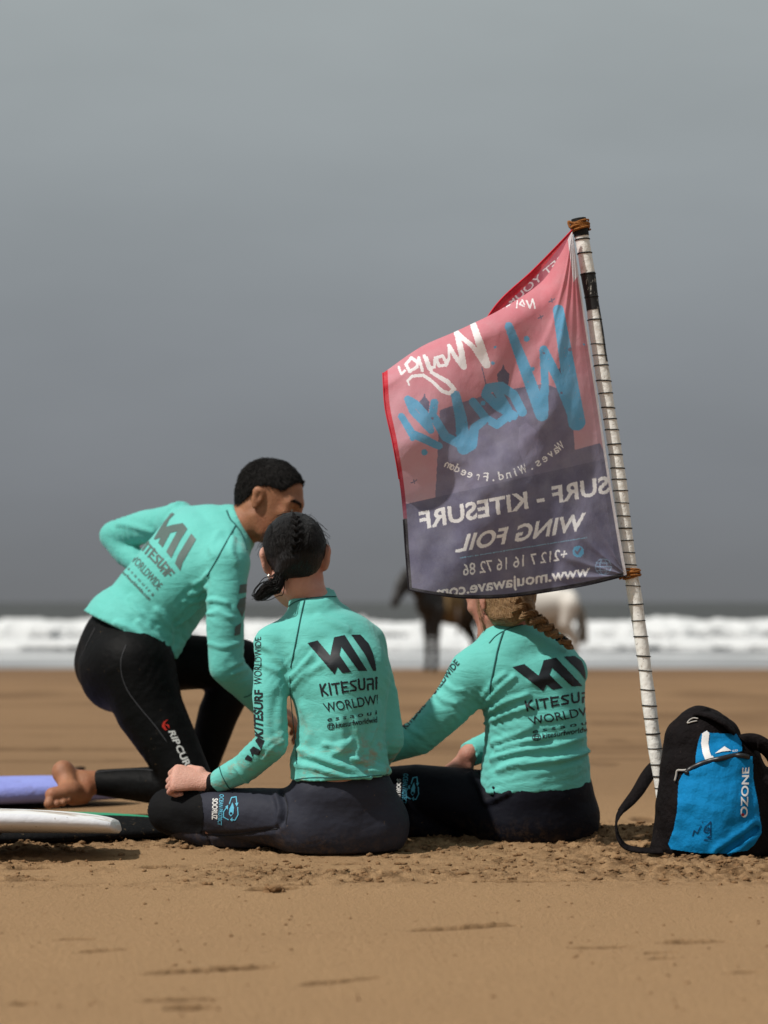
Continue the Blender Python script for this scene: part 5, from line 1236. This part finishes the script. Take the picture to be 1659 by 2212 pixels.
# ------------------------------------------------------------------ blond person, seated in front of the flag
def person_b():
    L = nrm([.77, .64, 0]); Fw = np.array([-.64, .77, 0])
    t = thing('person', (P(1170, 1818, 5.9)[0], 5.95, 0), 'person with blond braid in teal rash guard, sitting under the flag', 'person', 'people in teal rash guards')
    lo, hi = np.array([-.10, 5.68, -.01]), np.array([.58, 6.50, .86])
    body, top, bot = Field(lo, hi, .005), Field(lo, hi, .0058), Field(lo, hi, .006)
    sp = [P(1150, 1770, 5.96), P(1155, 1690, 5.955), P(1158, 1640, 5.95), P(1157, 1560, 5.945), P(1150, 1480, 5.945), P(1130, 1415, 5.955), P(1112, 1372, 5.965)]
    sr = [(.150, .120), (.150, .124), (.146, .122), (.142, .120), (.150, .116), (.140, .095), (.090, .070)]
    body.tube(sp, sr, L, .02, grow=-.007); top.tube(sp[1:], sr[1:], L, 0); top.tube([P(1158, 1730, 5.955), P(1158, 1660, 5.95)], [(.162, .134), (.150, .126)], L, .015)
    sl, srt = P(1026, 1455, 5.90), P(1226, 1452, 6.06); nb = P(1106, 1385, 5.96)
    for s, q in ((sl, .056), (srt, .050)): body.tube([nb, s], [.05, q-.006], None, .03, grow=-.004); top.tube([nb, s], [.054, q], None, .04)
    top.ell(P(1205, 1450, 5.93), (L, Fw, (0, 0, 1)), (.07, .05, .07), .04); top.ell(P(1090, 1470, 5.87), (L, Fw, (0, 0, 1)), (.06, .045, .08), .04)
    top.tube([P(1200, 1640, 5.90), P(1205, 1540, 5.89), P(1195, 1460, 5.90)], [.06, .06, .05], None, .04)
    top.plane(P(1160, 1712, 5.85), (.05, -.05, -1))
    la = [sl, P(975, 1525, 5.905), P(905, 1592, 5.94), P(830, 1620, 6.00), P(775, 1640, 6.07)]; lr = [.062, .055, .047, .038, .029]
    ra = [srt, P(1160, 1570, 6.16), P(1120, 1600, 6.20), P(1070, 1606, 6.12), P(1012, 1630, 6.05)]; rr = [.052, .048, .044, .040, .034]
    for a_, r_, k_ in ((la, lr, .035), (ra, rr, .01)):
        arm = Field(lo, hi, .0058); arm.tube(a_, r_, None, 0); e = nrm(a_[-1]-a_[-2]); arm.plane(a_[-1], e); top.join(arm, k_); body.tube(a_, [q-.008 for q in r_], None, .02)
    h = Frame(P(1082, 1290, 5.965), (-.60, .76, -.22), (-.14, .10, 1), .97); ctop = P(1092, 1342, 5.96)
    top.tube([P(1106, 1385, 5.955), ctop+[.002, 0, .008]], [(.076, .068), (.060, .056)], L, .008); top.plane(P(1094, 1340, 5.92), nrm([-.28, -.15, 1]))
    head(body, h, 1.0, .3); body.tube([h(0, -.025, -.03), h(0, -.026, -.075), ctop, P(1106, 1385, 5.96)], [.054, .050, .054, .06], None, .02)
    # legs
    hl, hr = P(1105, 1752, 5.97), P(1190, 1760, 6.06)
    bot.tube([P(1160, 1765, 5.965), P(1160, 1715, 5.955), P(1158, 1650, 5.95)], [(.172, .140), (.160, .132), (.142, .118)], L, 0)
    bot.ell(P(1105, 1760, 5.93), (L, Fw, (0, 0, 1)), (.09, .10, .085), .04); bot.ell(P(1200, 1765, 5.99), (L, Fw, (0, 0, 1)), (.10, .11, .085), .04)
    kl = P(818, 1706, 6.10); leg = [hl, P(1000, 1726, 6.0), P(900, 1708, 6.04), kl]; lg = [.098, .082, .070, .060]; bot.tube(leg, lg, None, .03)
    shin = [kl+[0, 0, -.02], P(900, 1772, 6.03), P(1010, 1788, 6.04), P(1100, 1792, 6.12)]; sg = [.054, .052, .044, .034]; bot.tube(shin, sg, None, .015)
    kr = P(1075, 1700, 6.38); leg2 = [hr, P(1130, 1730, 6.22), kr]; l2 = [.098, .08, .06]; bot.tube(leg2, l2, None, .03)
    shin2 = [kr+[0, 0, -.02], P(990, 1760, 6.30), P(930, 1775, 6.22)]; s2 = [.052, .046, .034]; bot.tube(shin2, s2, None, .015)
    bot.plane((0, 0, .002), (0, 0, -1))
    for q, w in ((leg, lg), (shin, sg), (leg2, l2), (shin2, s2)): body.tube(q, [r-.007 for r in w], None, .02)
    foot(body, P(1110, 1795, 6.13), P(1110, 1795, 6.13)+np.array([.12, .14, -.02]), (0, 0, 1), .9); foot(body, P(930, 1780, 6.22), P(930, 1780, 6.22)+np.array([-.10, .16, -.03]), (0, 0, 1), .9)
    hand(body, la[-1], (-.9, .3, -.1), (0, -.3, 1), (.5, .7, .5), 1, .92); hand(body, ra[-1], (-.55, .10, -.75), (-.4, -.8, .3), (.5, .7, .5), -1, .85)
    body.plane((0, 0, .0015), (0, 0, -1))
    V, Fq = layer(*body.mesh()); obj('body', V, Fq, SK_B, t)
    V, Fq = layer(*top.mesh(), 2); bv = bvh_of(V, Fq)
    V = folds(V, Fq, bv, [([(1040, 1530), (1075, 1490), (1110, 1462)], .008, .005), ([(1042, 1548), (1085, 1520), (1140, 1500)], .008, .005), ([(1048, 1562), (1100, 1540), (1150, 1525)], .008, .0045), ([(1036, 1515), (1062, 1480), (1092, 1455)], .008, .004),
                          ([(1060, 1640), (1120, 1622), (1200, 1612), (1268, 1590)], .008, .006), ([(1070, 1620), (1120, 1606), (1180, 1592)], .008, .005), ([(1075, 1662), (1130, 1648), (1210, 1640), (1270, 1622)], .009, .006), 
                          ([(1062, 1605), (1100, 1592), (1150, 1570)], .009, .005), ([(1200, 1640), (1240, 1634), (1274, 1622)], .007, .004), ([(1100, 1575), (1160, 1555), (1230, 1545)], .010, .003), ([(1150, 1472), (1190, 1462), (1230, 1470)], .012, .003),
                          ([(945, 1500), (965, 1515), (985, 1520)], .007, .003), ([(962, 1478), (980, 1490), (1000, 1492)], .007, .003), ([(880, 1568), (895, 1580), (915, 1590)], .008, .003), ([(990, 1600), (1010, 1560), (1028, 1530)], .014, .004)])
    V = V+vnormals(V, Fq)*(.0013*lump3(V*[1, 1, 1.6], .07, 31)+.0005*lump3(V*[1, 1, 1.5], .028, 32))[:, None]
    N = vnormals(V, Fq)
    for c, a_, sg_, lm, am, rc, sd, se in ((P(1055, 1540, 5.86), (.62, 0, .78), .06, .017, .0045, .10, None, 1), (P(1165, 1640, 5.85), (-.22, 0, 1), .075, .022, .0048, .22, None, 3), (P(1160, 1570, 5.85), (-.3, 0, 1), .05, .02, .0025, .16, None, 5),
                                           (P(960, 1535, 5.87), (.7, 0, .7), .06, .022, .0024, .08, None, 7), (la[2], la[3]-la[1], .06, .02, .0030, .09, None, 9), (P(1090, 1440, 5.88), (.8, 0, .4), .06, .03, .002, .08, None, 11), (ra[-1], ra[-1]-ra[-2], .05, .014, .003, .08, None, 13)):
        V = rings(V, N, c, a_, sg_, lm, am, rc, sd, se)
    rg = obj('rash_guard', V, Fq, LY, t); bv = bvh_of(V, Fq)
    V, Fq = layer(*bot.mesh(), 2); b0 = bvh_of(V, Fq); V = folds(V, Fq, b0, [([(1030, 1650), (1050, 1685), (1060, 1720)], .010, -.008), ([(1050, 1735), (1075, 1725), (1100, 1712)], .007, .005), ([(1018, 1670), (1036, 1700), (1046, 1730)], .009, .006)])
    ws = obj('wetsuit', V, Fq, NEO_B, t); bw = bvh_of(V, Fq)
    f6 = homog([(350, 262), (475, 228), (690, 652), (680, 190), (810, 163), (893, 622), (1090, 605), (890, 157), (498, 765), (535, 928), (540, 1010), (643, 1297), (1090, 690)],
               [(932, 640), (1020, 600), (1150, 778), (1145, 572), (1225, 560), (1300, 757), (1385, 755), (1270, 562), (1022, 845), (1047, 917), (1040, 950), (1083, 1083), (1392, 790)])
    back_print(rg, bv, lambda p: np.stack(C3(*np.moveaxis(f6(p), -1, 0)), -1), INK, 1095, 1405, 1300, 1620)
    cv = Canvas(855, 1410, 1000, 1590, .8); cv.text('KITESURF WORLDWIDE', quadmap((866, 1566), (984, 1424), (878, 1576), (994, 1434)), .02); print_on('lettering', cv, bv, INK, rg)
    cv = Canvas(1070, 1330, 1125, 1365, .6); cv.stroke([(1098, 1352), (1102, 1347), (1105, 1353), (1109, 1348), (1113, 1352), (1118, 1347)], 1.2); print_on('scribble', cv, bv, INK, rg, .001)
    seam('seam', [C3(*q) for q in ((885, 392), (868, 440), (845, 520), (820, 640), (800, 740), (796, 800))], bv, SEAM, rg, .0024); seam('seam', [C3(*q) for q in ((790, 470), (830, 425), (885, 390), (950, 362), (1010, 348))], bv, SEAM, rg, .0016)
    seam('seam', [C3(*q) for q in ((610, 1180), (630, 1205), (665, 1230))], bv, SEAM, rg, .0014)
    leg_logo(ws, bw, lambda x, y: C3(x, y), (185, 1357, 216, 1482), (224, 1322, 262, 1515), (246, 1342, 332, 1492))
    e = nrm(ra[-1]-ra[-2])
    # hair swept back into a braid
    zl = [(-.2, -.070), (-.07, -.066), (-.045, -.050), (-.03, -.018), (-.012, .012), (.01, .028), (.05, .030), (.07, .06), (.12, .065)]
    def ex(f):
        f.tube([P(1058, 1312, 5.915), P(1078, 1330, 5.895), P(1105, 1330, 5.875), P(1132, 1318, 5.865)], [.016, .026, .028, .022], None, .02); f.tube([P(1070, 1290, 5.90), P(1105, 1300, 5.875), P(1135, 1312, 5.87)], [.02, .03, .024], None, .02)
        f.tube([P(1140, 1270, 5.89), P(1143, 1296, 5.88), P(1138, 1316, 5.87)], [.012, .013, .014], None, .006)
    V, Fq = hair_cap(h, zl, .008, .0045, ex); hb_ = obj('hair', V, Fq, H_BLOND, t); hbv = bvh_of(V, Fq)
    R = np.random.default_rng(8); ln, rd = [], []
    for i in range(620):
        x0, y0 = R.uniform(1046, 1062), R.uniform(1270, 1334); e = R.normal(0, 1); sag = R.uniform(-4, 10)
        L_ = [hit(hbv, *q) for q in smoothline([(x0, y0), (1078+R.normal(0, 5), y0+(1322-y0)*.35+sag), (1106+R.normal(0, 4), y0+(1322-y0)*.7+sag*.8), (1134+R.normal(0, 3), 1318+4*e)], 10)]
        L_ = np.array([q[0]+q[1]*(.0005+.002*R.uniform()) for q in L_ if q is not None])
        if len(L_) > 4 and np.abs(np.diff(L_[:, 1])).max() < .03: ln.append(L_); rd.append(np.full(len(L_), R.uniform(.0007, .0013)))
    for i in range(90):
        x0 = 1142+R.normal(0, 5); L_ = [hit(hbv, *q) for q in smoothline([(x0, 1272), (x0+1, 1296), (1138+R.normal(0, 4), 1316)], 8)]; L_ = np.array([q[0]+q[1]*.001 for q in L_ if q is not None])
        if len(L_) > 4 and np.abs(np.diff(L_[:, 1])).max() < .03: ln.append(L_); rd.append(np.full(len(L_), .001))
    for i in range(12):   # loose wisps by the ear
        a = h(-.068, .012+R.normal(0, .008), .01); b = P(1046+R.normal(0, 5), 1352+R.normal(0, 10), 5.915); ln.append(smoothline([a, (a+b)/2+[-.006, -.012, 0], b], 8)); rd.append(np.full(8, .0007))
    V, Fq = tubes(ln, rd, 4); o = obj('hair_strands', V, Fq, H_BLOND, hb_); o['kind'] = 'stuff'
    path = smoothline([P(1118, 1310, 5.865), P(1142, 1328, 5.845), P(1168, 1346, 5.835), P(1190, 1363, 5.845), P(1208, 1377, 5.86), P(1236, 1400, 5.885)], 60)
    T, U, W = frames(path); ln, rd = [], []
    for k in range(3):
        ph = np.linspace(0, 2.6*2*math.pi, 60)+k*2.094; rad = np.interp(np.linspace(0, 1, 60), [0, .15, .6, .76, .84, .92, 1], [.022, .020, .015, .008, .010, .011, .004])
        c = path+U*(np.sin(ph)*rad*1.05)[:, None]+W*(np.sin(2*ph)*rad*.55)[:, None]
        for j in range(34):
            a, r = R.uniform(0, 6.28), math.sqrt(R.uniform(0, 1)); off = U*(math.cos(a)*r*rad*.66)[:, None]+W*(math.sin(a)*r*rad*.66)[:, None]
            ln.append(c+off+R.normal(0, .0003, (60, 3))); rd.append(np.linspace(.0021, .0012, 60))
    V, Fq = tubes(ln, rd, 4); br = obj('braid', V, Fq, H_BLOND, t); br['label'] = 'thick blond braid lying over the back'
    i = 46; V, Fq = tubes([np.array([path[i]+.0095*(U[i]*math.cos(q)+W[i]*math.sin(q))+T[i]*.0015*q for q in np.linspace(0, 19, 60)])], [.003], 6); obj('hair_tie', V, Fq, SEAMB, br)
    return t

# ------------------------------------------------------------------ kneeling man
def person_m():
    D = 6.60; Q = lambda x, y, dd=0: P(x, y, D+dd)
    l = nrm([.44, -.80, -.36]); up = nrm([.72, .09, .69])
    t = thing('person', (Q(290, 1760)[0], D, 0), 'short-haired person in teal rash guard and black wetsuit, kneeling and leaning over', 'person', 'people in teal rash guards')
    lo, hi = np.array([-1.02, 6.20, -.01]), np.array([-.02, 7.18, 1.20])
    body, top, bot = Field(lo, hi, .0044), Field(lo, hi, .006), Field(lo, hi, .0064)
    lh = nrm([.50, -.80, -.20])
    sp = [Q(272, 1392, .02), Q(288, 1352, .02), Q(330, 1295, .01), Q(382, 1238, 0), Q(432, 1190, 0), Q(470, 1160, .0), Q(500, 1140, .0)]
    sr = [(.146, .108), (.146, .108), (.146, .106), (.160, .110), (.172, .108), (.140, .082), (.085, .064)]
    body.tube(sp, sr, l, .02, grow=-.008); top.tube(sp[:], sr[:], l, 0)
    top.tube([Q(264, 1396, .02), Q(282, 1366, .02), Q(312, 1325, .02)], [(.192, .148), (.176, .134), (.150, .110)], l, .01)
    top.tube([Q(350, 1392, .0), Q(385, 1330, .02), Q(420, 1270, .03)], [.052, .062, .07], None, .04)
    top.plane(Q(277, 1370, 0), np.array([-.46, -.06, -.89]))
    sR, sL, nb = Q(492, 1216, -.16), Q(392, 1128, .15), Q(492, 1152, .0)
    for s in (sR, sL): body.tube([nb, s], [.052, .046], None, .03); top.tube([nb, s], [.056, .054], None, .04)
    # shoulder blades
    n_ = -np.cross(up, l); n_ = n_ if n_[1] < 0 else -n_
    top.ell(Q(455, 1215, -.10), (l, up, n_), (.07, .08, .05), .05); top.ell(Q(400, 1160, .05), (l, up, n_), (.07, .08, .05), .05)
    la = [sL, Q(315, 1138, .26), Q(248, 1158, .34), Q(275, 1196, .30), Q(330, 1240, .22)]; lr = [.056, .050, .047, .040, .032]
    ra = [sR, Q(486, 1340, -.20), Q(489, 1440, -.20), Q(528, 1480, -.12), Q(572, 1530, -.03)]; rr = [.059, .0535, .0495, .043, .033]
    for a_, r_ in ((la, lr), (ra, rr)):
        arm = Field(lo, hi, .006); arm.tube(a_, r_, None, 0); e = nrm(a_[-1]-a_[-2]); arm.plane(a_[-1], e); top.join(arm, .03); body.tube(a_, [q-.009 for q in r_], None, .02)
    h = Frame(Q(584, 1082, -.03), (.90, -.26, -.42), (.40, -.05, .95), .985)
    ctop = Q(535, 1128, -.03)
    top.tube([Q(498, 1158, 0), Q(524, 1135, -.02), ctop+[.012, 0, .008]], [(.080, .072), (.066, .062), (.061, .058)], l, .008); top.plane(Q(530, 1134, 0), nrm([.86, -.05, .47]))
    head(body, h, .94, .18)
    body.tube([h(0, -.035, -.035), h(0, -.028, -.085), ctop, Q(500, 1155, 0)], [.056, .050, .052, .060], None, .025)
    body.tube([h(.04, -.03, -.04), ctop+l*.03], [.02, .02], None, .02)
    # pelvis and legs
    bot.tube([Q(268, 1428, .03), Q(266, 1398, .03), Q(288, 1348, .02)], [(.150, .128), (.148, .118), (.132, .098)], l, 0)
    hR, hL = Q(292, 1440, -.08), Q(248, 1432, .12)
    bot.ell(Q(260, 1450, -.03), (lh, np.cross((0, 0, 1), lh), (0, 0, 1)), (.102, .108, .115), .05); bot.ell(Q(250, 1425, .12), (lh, np.cross((0, 0, 1), lh), (0, 0, 1)), (.09, .09, .10), .05)
    kR = Q(412, 1694, -.16); leg = [hR, Q(322, 1530, -.10), Q(372, 1620, -.13), kR]; lg = [.116, .098, .080, .066]; bot.tube(leg, lg, None, .04)
    shin = [kR+[0, .01, -.012], Q(330, 1696, -.10), Q(270, 1693, -.07), Q(208, 1690, -.05)]; sg = [.060, .053, .045, .037]; e = nrm(shin[-1]-shin[-2]); lgf = Field(lo, hi, .0064); lgf.tube(shin, sg, None, 0); lgf.plane(shin[-1], e); bot.join(lgf, .012)
    kL = Q(520, 1432, .16); leg2 = [hL, Q(390, 1430, .14), kL]; l2 = [.115, .084, .070]; bot.tube(leg2, l2, None, .04)
    shin2 = [kL+[0, 0, -.005], Q(472, 1540, .16), Q(432, 1670, .16), Q(428, 1712, .16)]; s2 = [.066, .060, .046, .042]; bot.tube(shin2, s2, None, .02)
    for q, w in ((leg, lg), (shin, sg), (leg2, l2), (shin2, s2)): body.tube(q, [r-.008 for r in w], None, .02)
    body.tube([Q(262, 1420, .03), Q(272, 1392, .02)], [(.12, .095), (.12, .09)], lh, .02)
    # right foot: heel up, sole to the rear, toes tucked on the board
    ank = Q(186, 1692, -.06); heel = Q(138, 1668, -.07)
    body.tube([shin[-1], ank, Q(160, 1684, -.065), heel], [.031, .033, .030, .026], None, .012)
    body.ell(Q(136, 1667, -.075), ((1, .2, 0), (-.2, 1, 0), (0, 0, 1)), (.030, .034, .032), .01)
    body.tube([heel+[0, -.004, 0], Q(146, 1694, -.11), Q(148, 1708, -.14)], [(.031, .028), (.029, .024), (.030, .022)], (.9, -.3, 0), .012)
    body.tube([Q(113, 1717, -.17), Q(138, 1712, -.155), Q(159, 1705, -.13)], [.021, .0225, .020], None, .012)
    body.tube([ank, Q(178, 1716, -.10), Q(158, 1722, -.13)], [.032, .029, .024], None, .02)
    for x0, y0, x1, y1, d0, r in ((110, 1722, 106, 1734, -.185, .0145), (123, 1724, 123, 1735, -.18, .0105), (136, 1721, 136.5, 1732, -.172, .0102), (147, 1716, 148, 1726, -.16, .0098), (156, 1709, 158, 1717, -.145, .0095)):
        body.tube([Q(x0, y0, d0+.012), Q(x1, y1+2, d0-.004)], [r*.88, r*1.05], None, .0008)
    foot(body, shin2[-1]+np.array([-.03, 0, -.05]), shin2[-1]+np.array([.21, .03, -.065]), (0, 0, 1), 1.0)
    hand(body, ra[-1], (.8, .45, -.4), (0, -.5, .8), (.4, .6, .4), -1, 1.0); hand(body, la[-1], (.7, -.3, -.6), (-.6, -.6, .4), (.4, .5, .3), 1, 1.0)
    V, Fq = layer(*body.mesh()); obj('body', V, Fq, SK_MAN, t)
    V, Fq = layer(*top.mesh(), 2); bv = bvh_of(V, Fq)
    V = folds(V, Fq, bv, [([(300, 1345), (330, 1370), (362, 1398)], .011, .006), ([(250, 1345), (290, 1362), (330, 1392)], .010, .005), ([(340, 1320), (362, 1345), (372, 1385)], .012, .006), ([(280, 1290), (300, 1325), (325, 1345)], .012, .004), ([(445, 1300), (465, 1296), (490, 1305)], .008, .005), ([(448, 1326), (470, 1322), (500, 1334)], .008, .004),
                          ([(420, 1262), (435, 1255), (448, 1240)], .010, .005), ([(412, 1285), (430, 1278), (446, 1268)], .009, .005), ([(400, 1300), (425, 1300), (444, 1290)], .009, .004), ([(450, 1390), (480, 1398), (515, 1390)], .008, .003), ([(256, 1132), (280, 1135), (330, 1150)], .010, .004), ([(505, 1160), (500, 1190), (510, 1215)], .010, .004), ([(472, 1150), (455, 1180), (462, 1200)], .012, .003), ([(385, 1350), (410, 1330), (430, 1312)], .010, .005),
                          ([(228, 1262), (260, 1300), (300, 1330)], .016, .003), ([(500, 1440), (515, 1432), (530, 1425)], .008, .003), ([(505, 1455), (522, 1450), (536, 1445)], .008, .003)])
    V = V+vnormals(V, Fq)*(.0013*lump3(V, .085, 41)+.0004*lump3(V, .03, 42))[:, None]
    N = vnormals(V, Fq)
    for c, a_, sg_, lm, am, rc, sd, se in ((Q(440, 1285, -.1), (.7, 0, -.7), .055, .019, .0050, .09, None, 1), (Q(470, 1320, -.2), (.1, 0, 1), .05, .021, .0042, .08, None, 3), (ra[2], ra[3]-ra[1], .06, .019, .0045, .09, Q(540, 1430, -.2)-ra[2], 5), (Q(340, 1370, -.05), (.5, 0, .86), .06, .026, .0060, .12, None, 7),
                                           (Q(380, 1330, -.05), (.86, 0, .3), .06, .028, .0045, .10, None, 9), (Q(280, 1160, .3), (.95, 0, .2), .06, .02, .0035, .09, None, 11), (Q(365, 1110, .12), (.9, 0, -.3), .05, .02, .003, .08, None, 13), (Q(515, 1180, -.12), (.8, 0, .3), .05, .024, .0028, .07, None, 15), (Q(270, 1320, 0), (.3, 0, 1), .05, .03, .0025, .10, None, 17)):
        V = rings(V, N, c, a_, sg_, lm, am, rc, sd, se)
    rg = obj('rash_guard', V, Fq, LY, t); bv = bvh_of(V, Fq)
    V, Fq = layer(*bot.mesh(), 2); N = vnormals(V, Fq)
    for c, a_, sg_, lm, am, rc, sd, se in ((Q(350, 1440, -.1), (.8, 0, -.5), .06, .022, .004, .12, None, 1), (Q(330, 1690, -.15), (1, 0, .1), .06, .022, .0035, .09, None, 3), (Q(470, 1470, .1), (.5, 0, .8), .05, .02, .003, .09, None, 5)): V = rings(V, N, c, a_, sg_, lm, am, rc, sd, se)
    ws = obj('wetsuit', V, Fq, NEO_M, t); bw = bvh_of(V, Fq)
    CM = lambda x, y: (246.9+.13227*x, 1086.2+.13227*y); qm = lambda L: [CM(*q) for q in L]
    off = qm([(600, 560), (560, 612), (440, 765), (330, 870), (230, 1000), (130, 1108), (60, 1180), (-200, 1180), (-200, 300), (600, 300)])
    cv = Canvas(250, 1095, 435, 1240, .9).poly(qm([(865, 210), (955, 163), (985, 188), (905, 270), (862, 360), (848, 397), (940, 365), (1120, 333), (1198, 428), (1080, 610), (932, 905), (850, 800), (1030, 468), (920, 495), (790, 733), (720, 655), (757, 570), (665, 605), (648, 590), (740, 430), (850, 260)]))
    print_on('logo', cv, bv, INK_M, rg)
    cv = Canvas(350, 1140, 435, 1240, .9).poly(qm([(1258, 503), (1338, 600), (1115, 985), (1080, 1115), (992, 990), (1040, 860)])); print_on('logo', cv, bv, INK_M, rg)
    cv = Canvas(250, 1140, 400, 1310, .7); QM = lambda *c: quadmap(*[CM(*q) for q in c])
    for q in range(4):
        cv.m[:] = False
        if q == 0: kitesurf(cv, QM((490, 545), (1000, 1125), (385, 700), (862, 1250)), 4.1)
        elif q == 1: cv.text('WORLDWIDE', QM((320, 800), (800, 1338), (240, 905), (712, 1432)), .008)
        elif q == 2: cv.text('e s s a o u i r a', QM((190, 985), (672, 1490), (155, 1015), (632, 1530)), .014)
        else: cv.text('kitesurfworldwide.com', QM((70, 1010), (608, 1548), (30, 1050), (570, 1602)), .016)
        cv.poly(off, False); print_on('lettering', cv, bv, INK_M, rg, maxd=6.71)
    cv = Canvas(495, 1255, 548, 1385, .9); q1 = lambda L: [C1(*q) for q in L]
    
    for L_ in ([(1152, 918), (1228, 905), (1220, 962), (1143, 976)], [(1150, 1010), (1200, 992), (1190, 1060), (1165, 1130), (1130, 1060)], [(1120, 1190), (1160, 1165), (1152, 1240), (1114, 1252)]): cv.m[:] = False; cv.poly(q1(L_)); print_on('sleeve_mark', cv, bv, INK_M, rg)
    seam('seam', q1([(1125, 528), (1085, 600), (1040, 680), (985, 780), (936, 862)]), bv, SEAM, rg, .0020); seam('seam', q1([(1066, 432), (1090, 490), (1125, 528), (1165, 590), (1185, 650), (1195, 690)]), bv, SEAM, rg, .0022); seam('seam', q1([(1180, 1650), (1210, 1640), (1235, 1620)]), bv, SEAM, rg, .0018)
    seam('seam', q1([(410, 1310), (378, 1400), (380, 1500), (420, 1610), (500, 1720), (600, 1840), (680, 1950)]), bw, SEAMG, ws, .0014); seam('seam', q1([(205, 1200), (160, 1290), (120, 1380)]), bw, SEAMG, ws, .0012); seam('seam', [(206, 1668), (250, 1664), (300, 1662), (330, 1664)], bw, SEAMG, ws, .0012)
    c6_ = lambda x, y: (x*.3307, 1563.5+.3307*y)
    cv = Canvas(355, 1575, 420, 1668, .6); cv.text('RIP CURL', quadmap(c6_(1140, 45), c6_(1262, 295), c6_(1098, 48), c6_(1222, 320)), .026, .98, .45); print_on('lettering', cv, bw, WH, ws, .0015)
    cv = Canvas(345, 1555, 372, 1582, .6); cv.stroke([c6_(1098, -30), c6_(1072, -8), c6_(1066, 15), c6_(1080, 36), c6_(1092, 40)], [1, 4, 6, 4, 1]); cv.stroke([c6_(1080, 5), c6_(1098, 12), c6_(1104, 28)], [1.2, 4, 1.5]); print_on('emblem', cv, bw, REDINK, ws, .0015)
    # black undershirt neckline
    V, Fq = tubes([np.array([Q(532, 1132, -.005)+nrm([.86, -.05, .47])*.012+.0575*(l*math.cos(q)+nrm(np.cross([.86, -.05, .47], l))*math.sin(q)*.97) for q in np.linspace(0, 2*math.pi, 40)])], [.0055], 8, False); obj('neckline', V, Fq, SEAMB, t)
    # short hair
    zl = [(-.2, -.060), (-.075, -.058), (-.055, -.030), (-.04, .0), (-.028, .026), (0, .040), (.040, .044), (.048, .054), (.058, .080), (.068, .090), (.078, .080), (.12, .068)]
    V, Fq = hair_cap(h, zl, .0048, .0042, None, .0016); hr_ = obj('hair', V, Fq, H_MAN, t)
    R = np.random.default_rng(12); N = vnormals(V, Fq); ix = R.choice(len(V), min(len(V), 9000), replace=False); ln, rd = [], []; crown = h(0, -.05, .11)
    for i in ix:
        g_ = V[i]-crown; g_ = nrm(g_-(g_@N[i])*N[i]+1e-6); d = nrm(g_+N[i]*R.uniform(.02, .30)+R.normal(0, .18, 3)); p = V[i]-N[i]*.001; ln.append(np.array([p, p+d*.006+N[i]*.001, p+d*.012])); rd.append(np.array([.0006, .0006, .00025]))
    V, Fq = tubes(ln, rd, 3); o = obj('hair_strands', V, Fq, H_MAN, hr_); o['kind'] = 'stuff'
    ln = []; rd = []
    for i in range(90):
        u = R.uniform(0, 1); a = h(.014+.042*u, .099-.024*u*u+.001, .020+.010*math.sin(u*2.6)+R.normal(0, .0022)); ln.append(np.array([a, a+h.r*.006+h.u*.002, a+h.r*.011+h.u*.0008])); rd.append(np.array([.0011, .001, .0005]))
    V, Fq = tubes(ln, rd, 4); obj('eyebrow', V, Fq, H_MAN, t)
    for s in (-1, 1):
        V, Fq = lumps([h(s*.032, .083, .001)], [.009], 3, 3); bm = bmesh.new(); bmesh.ops.create_uvsphere(bm, u_segments=16, v_segments=12, radius=.0118); V = np.array([v.co[:] for v in bm.verts])+h(s*.032, .0725, .000); Fs = [[v.index for v in f.verts] for f in bm.faces]; bm.free(); obj('eye', V, Fs, EYE_M, t)
        V, Fq = tubes([smoothline([h(s*.018, .087, -.002), h(s*.032, .091, -.004), h(s*.047, .083, -.002)], 12)], [.0018], 5); obj('eyelash', V, Fq, H_MAN, t)
    return t
person_a(); person_b(); person_m()
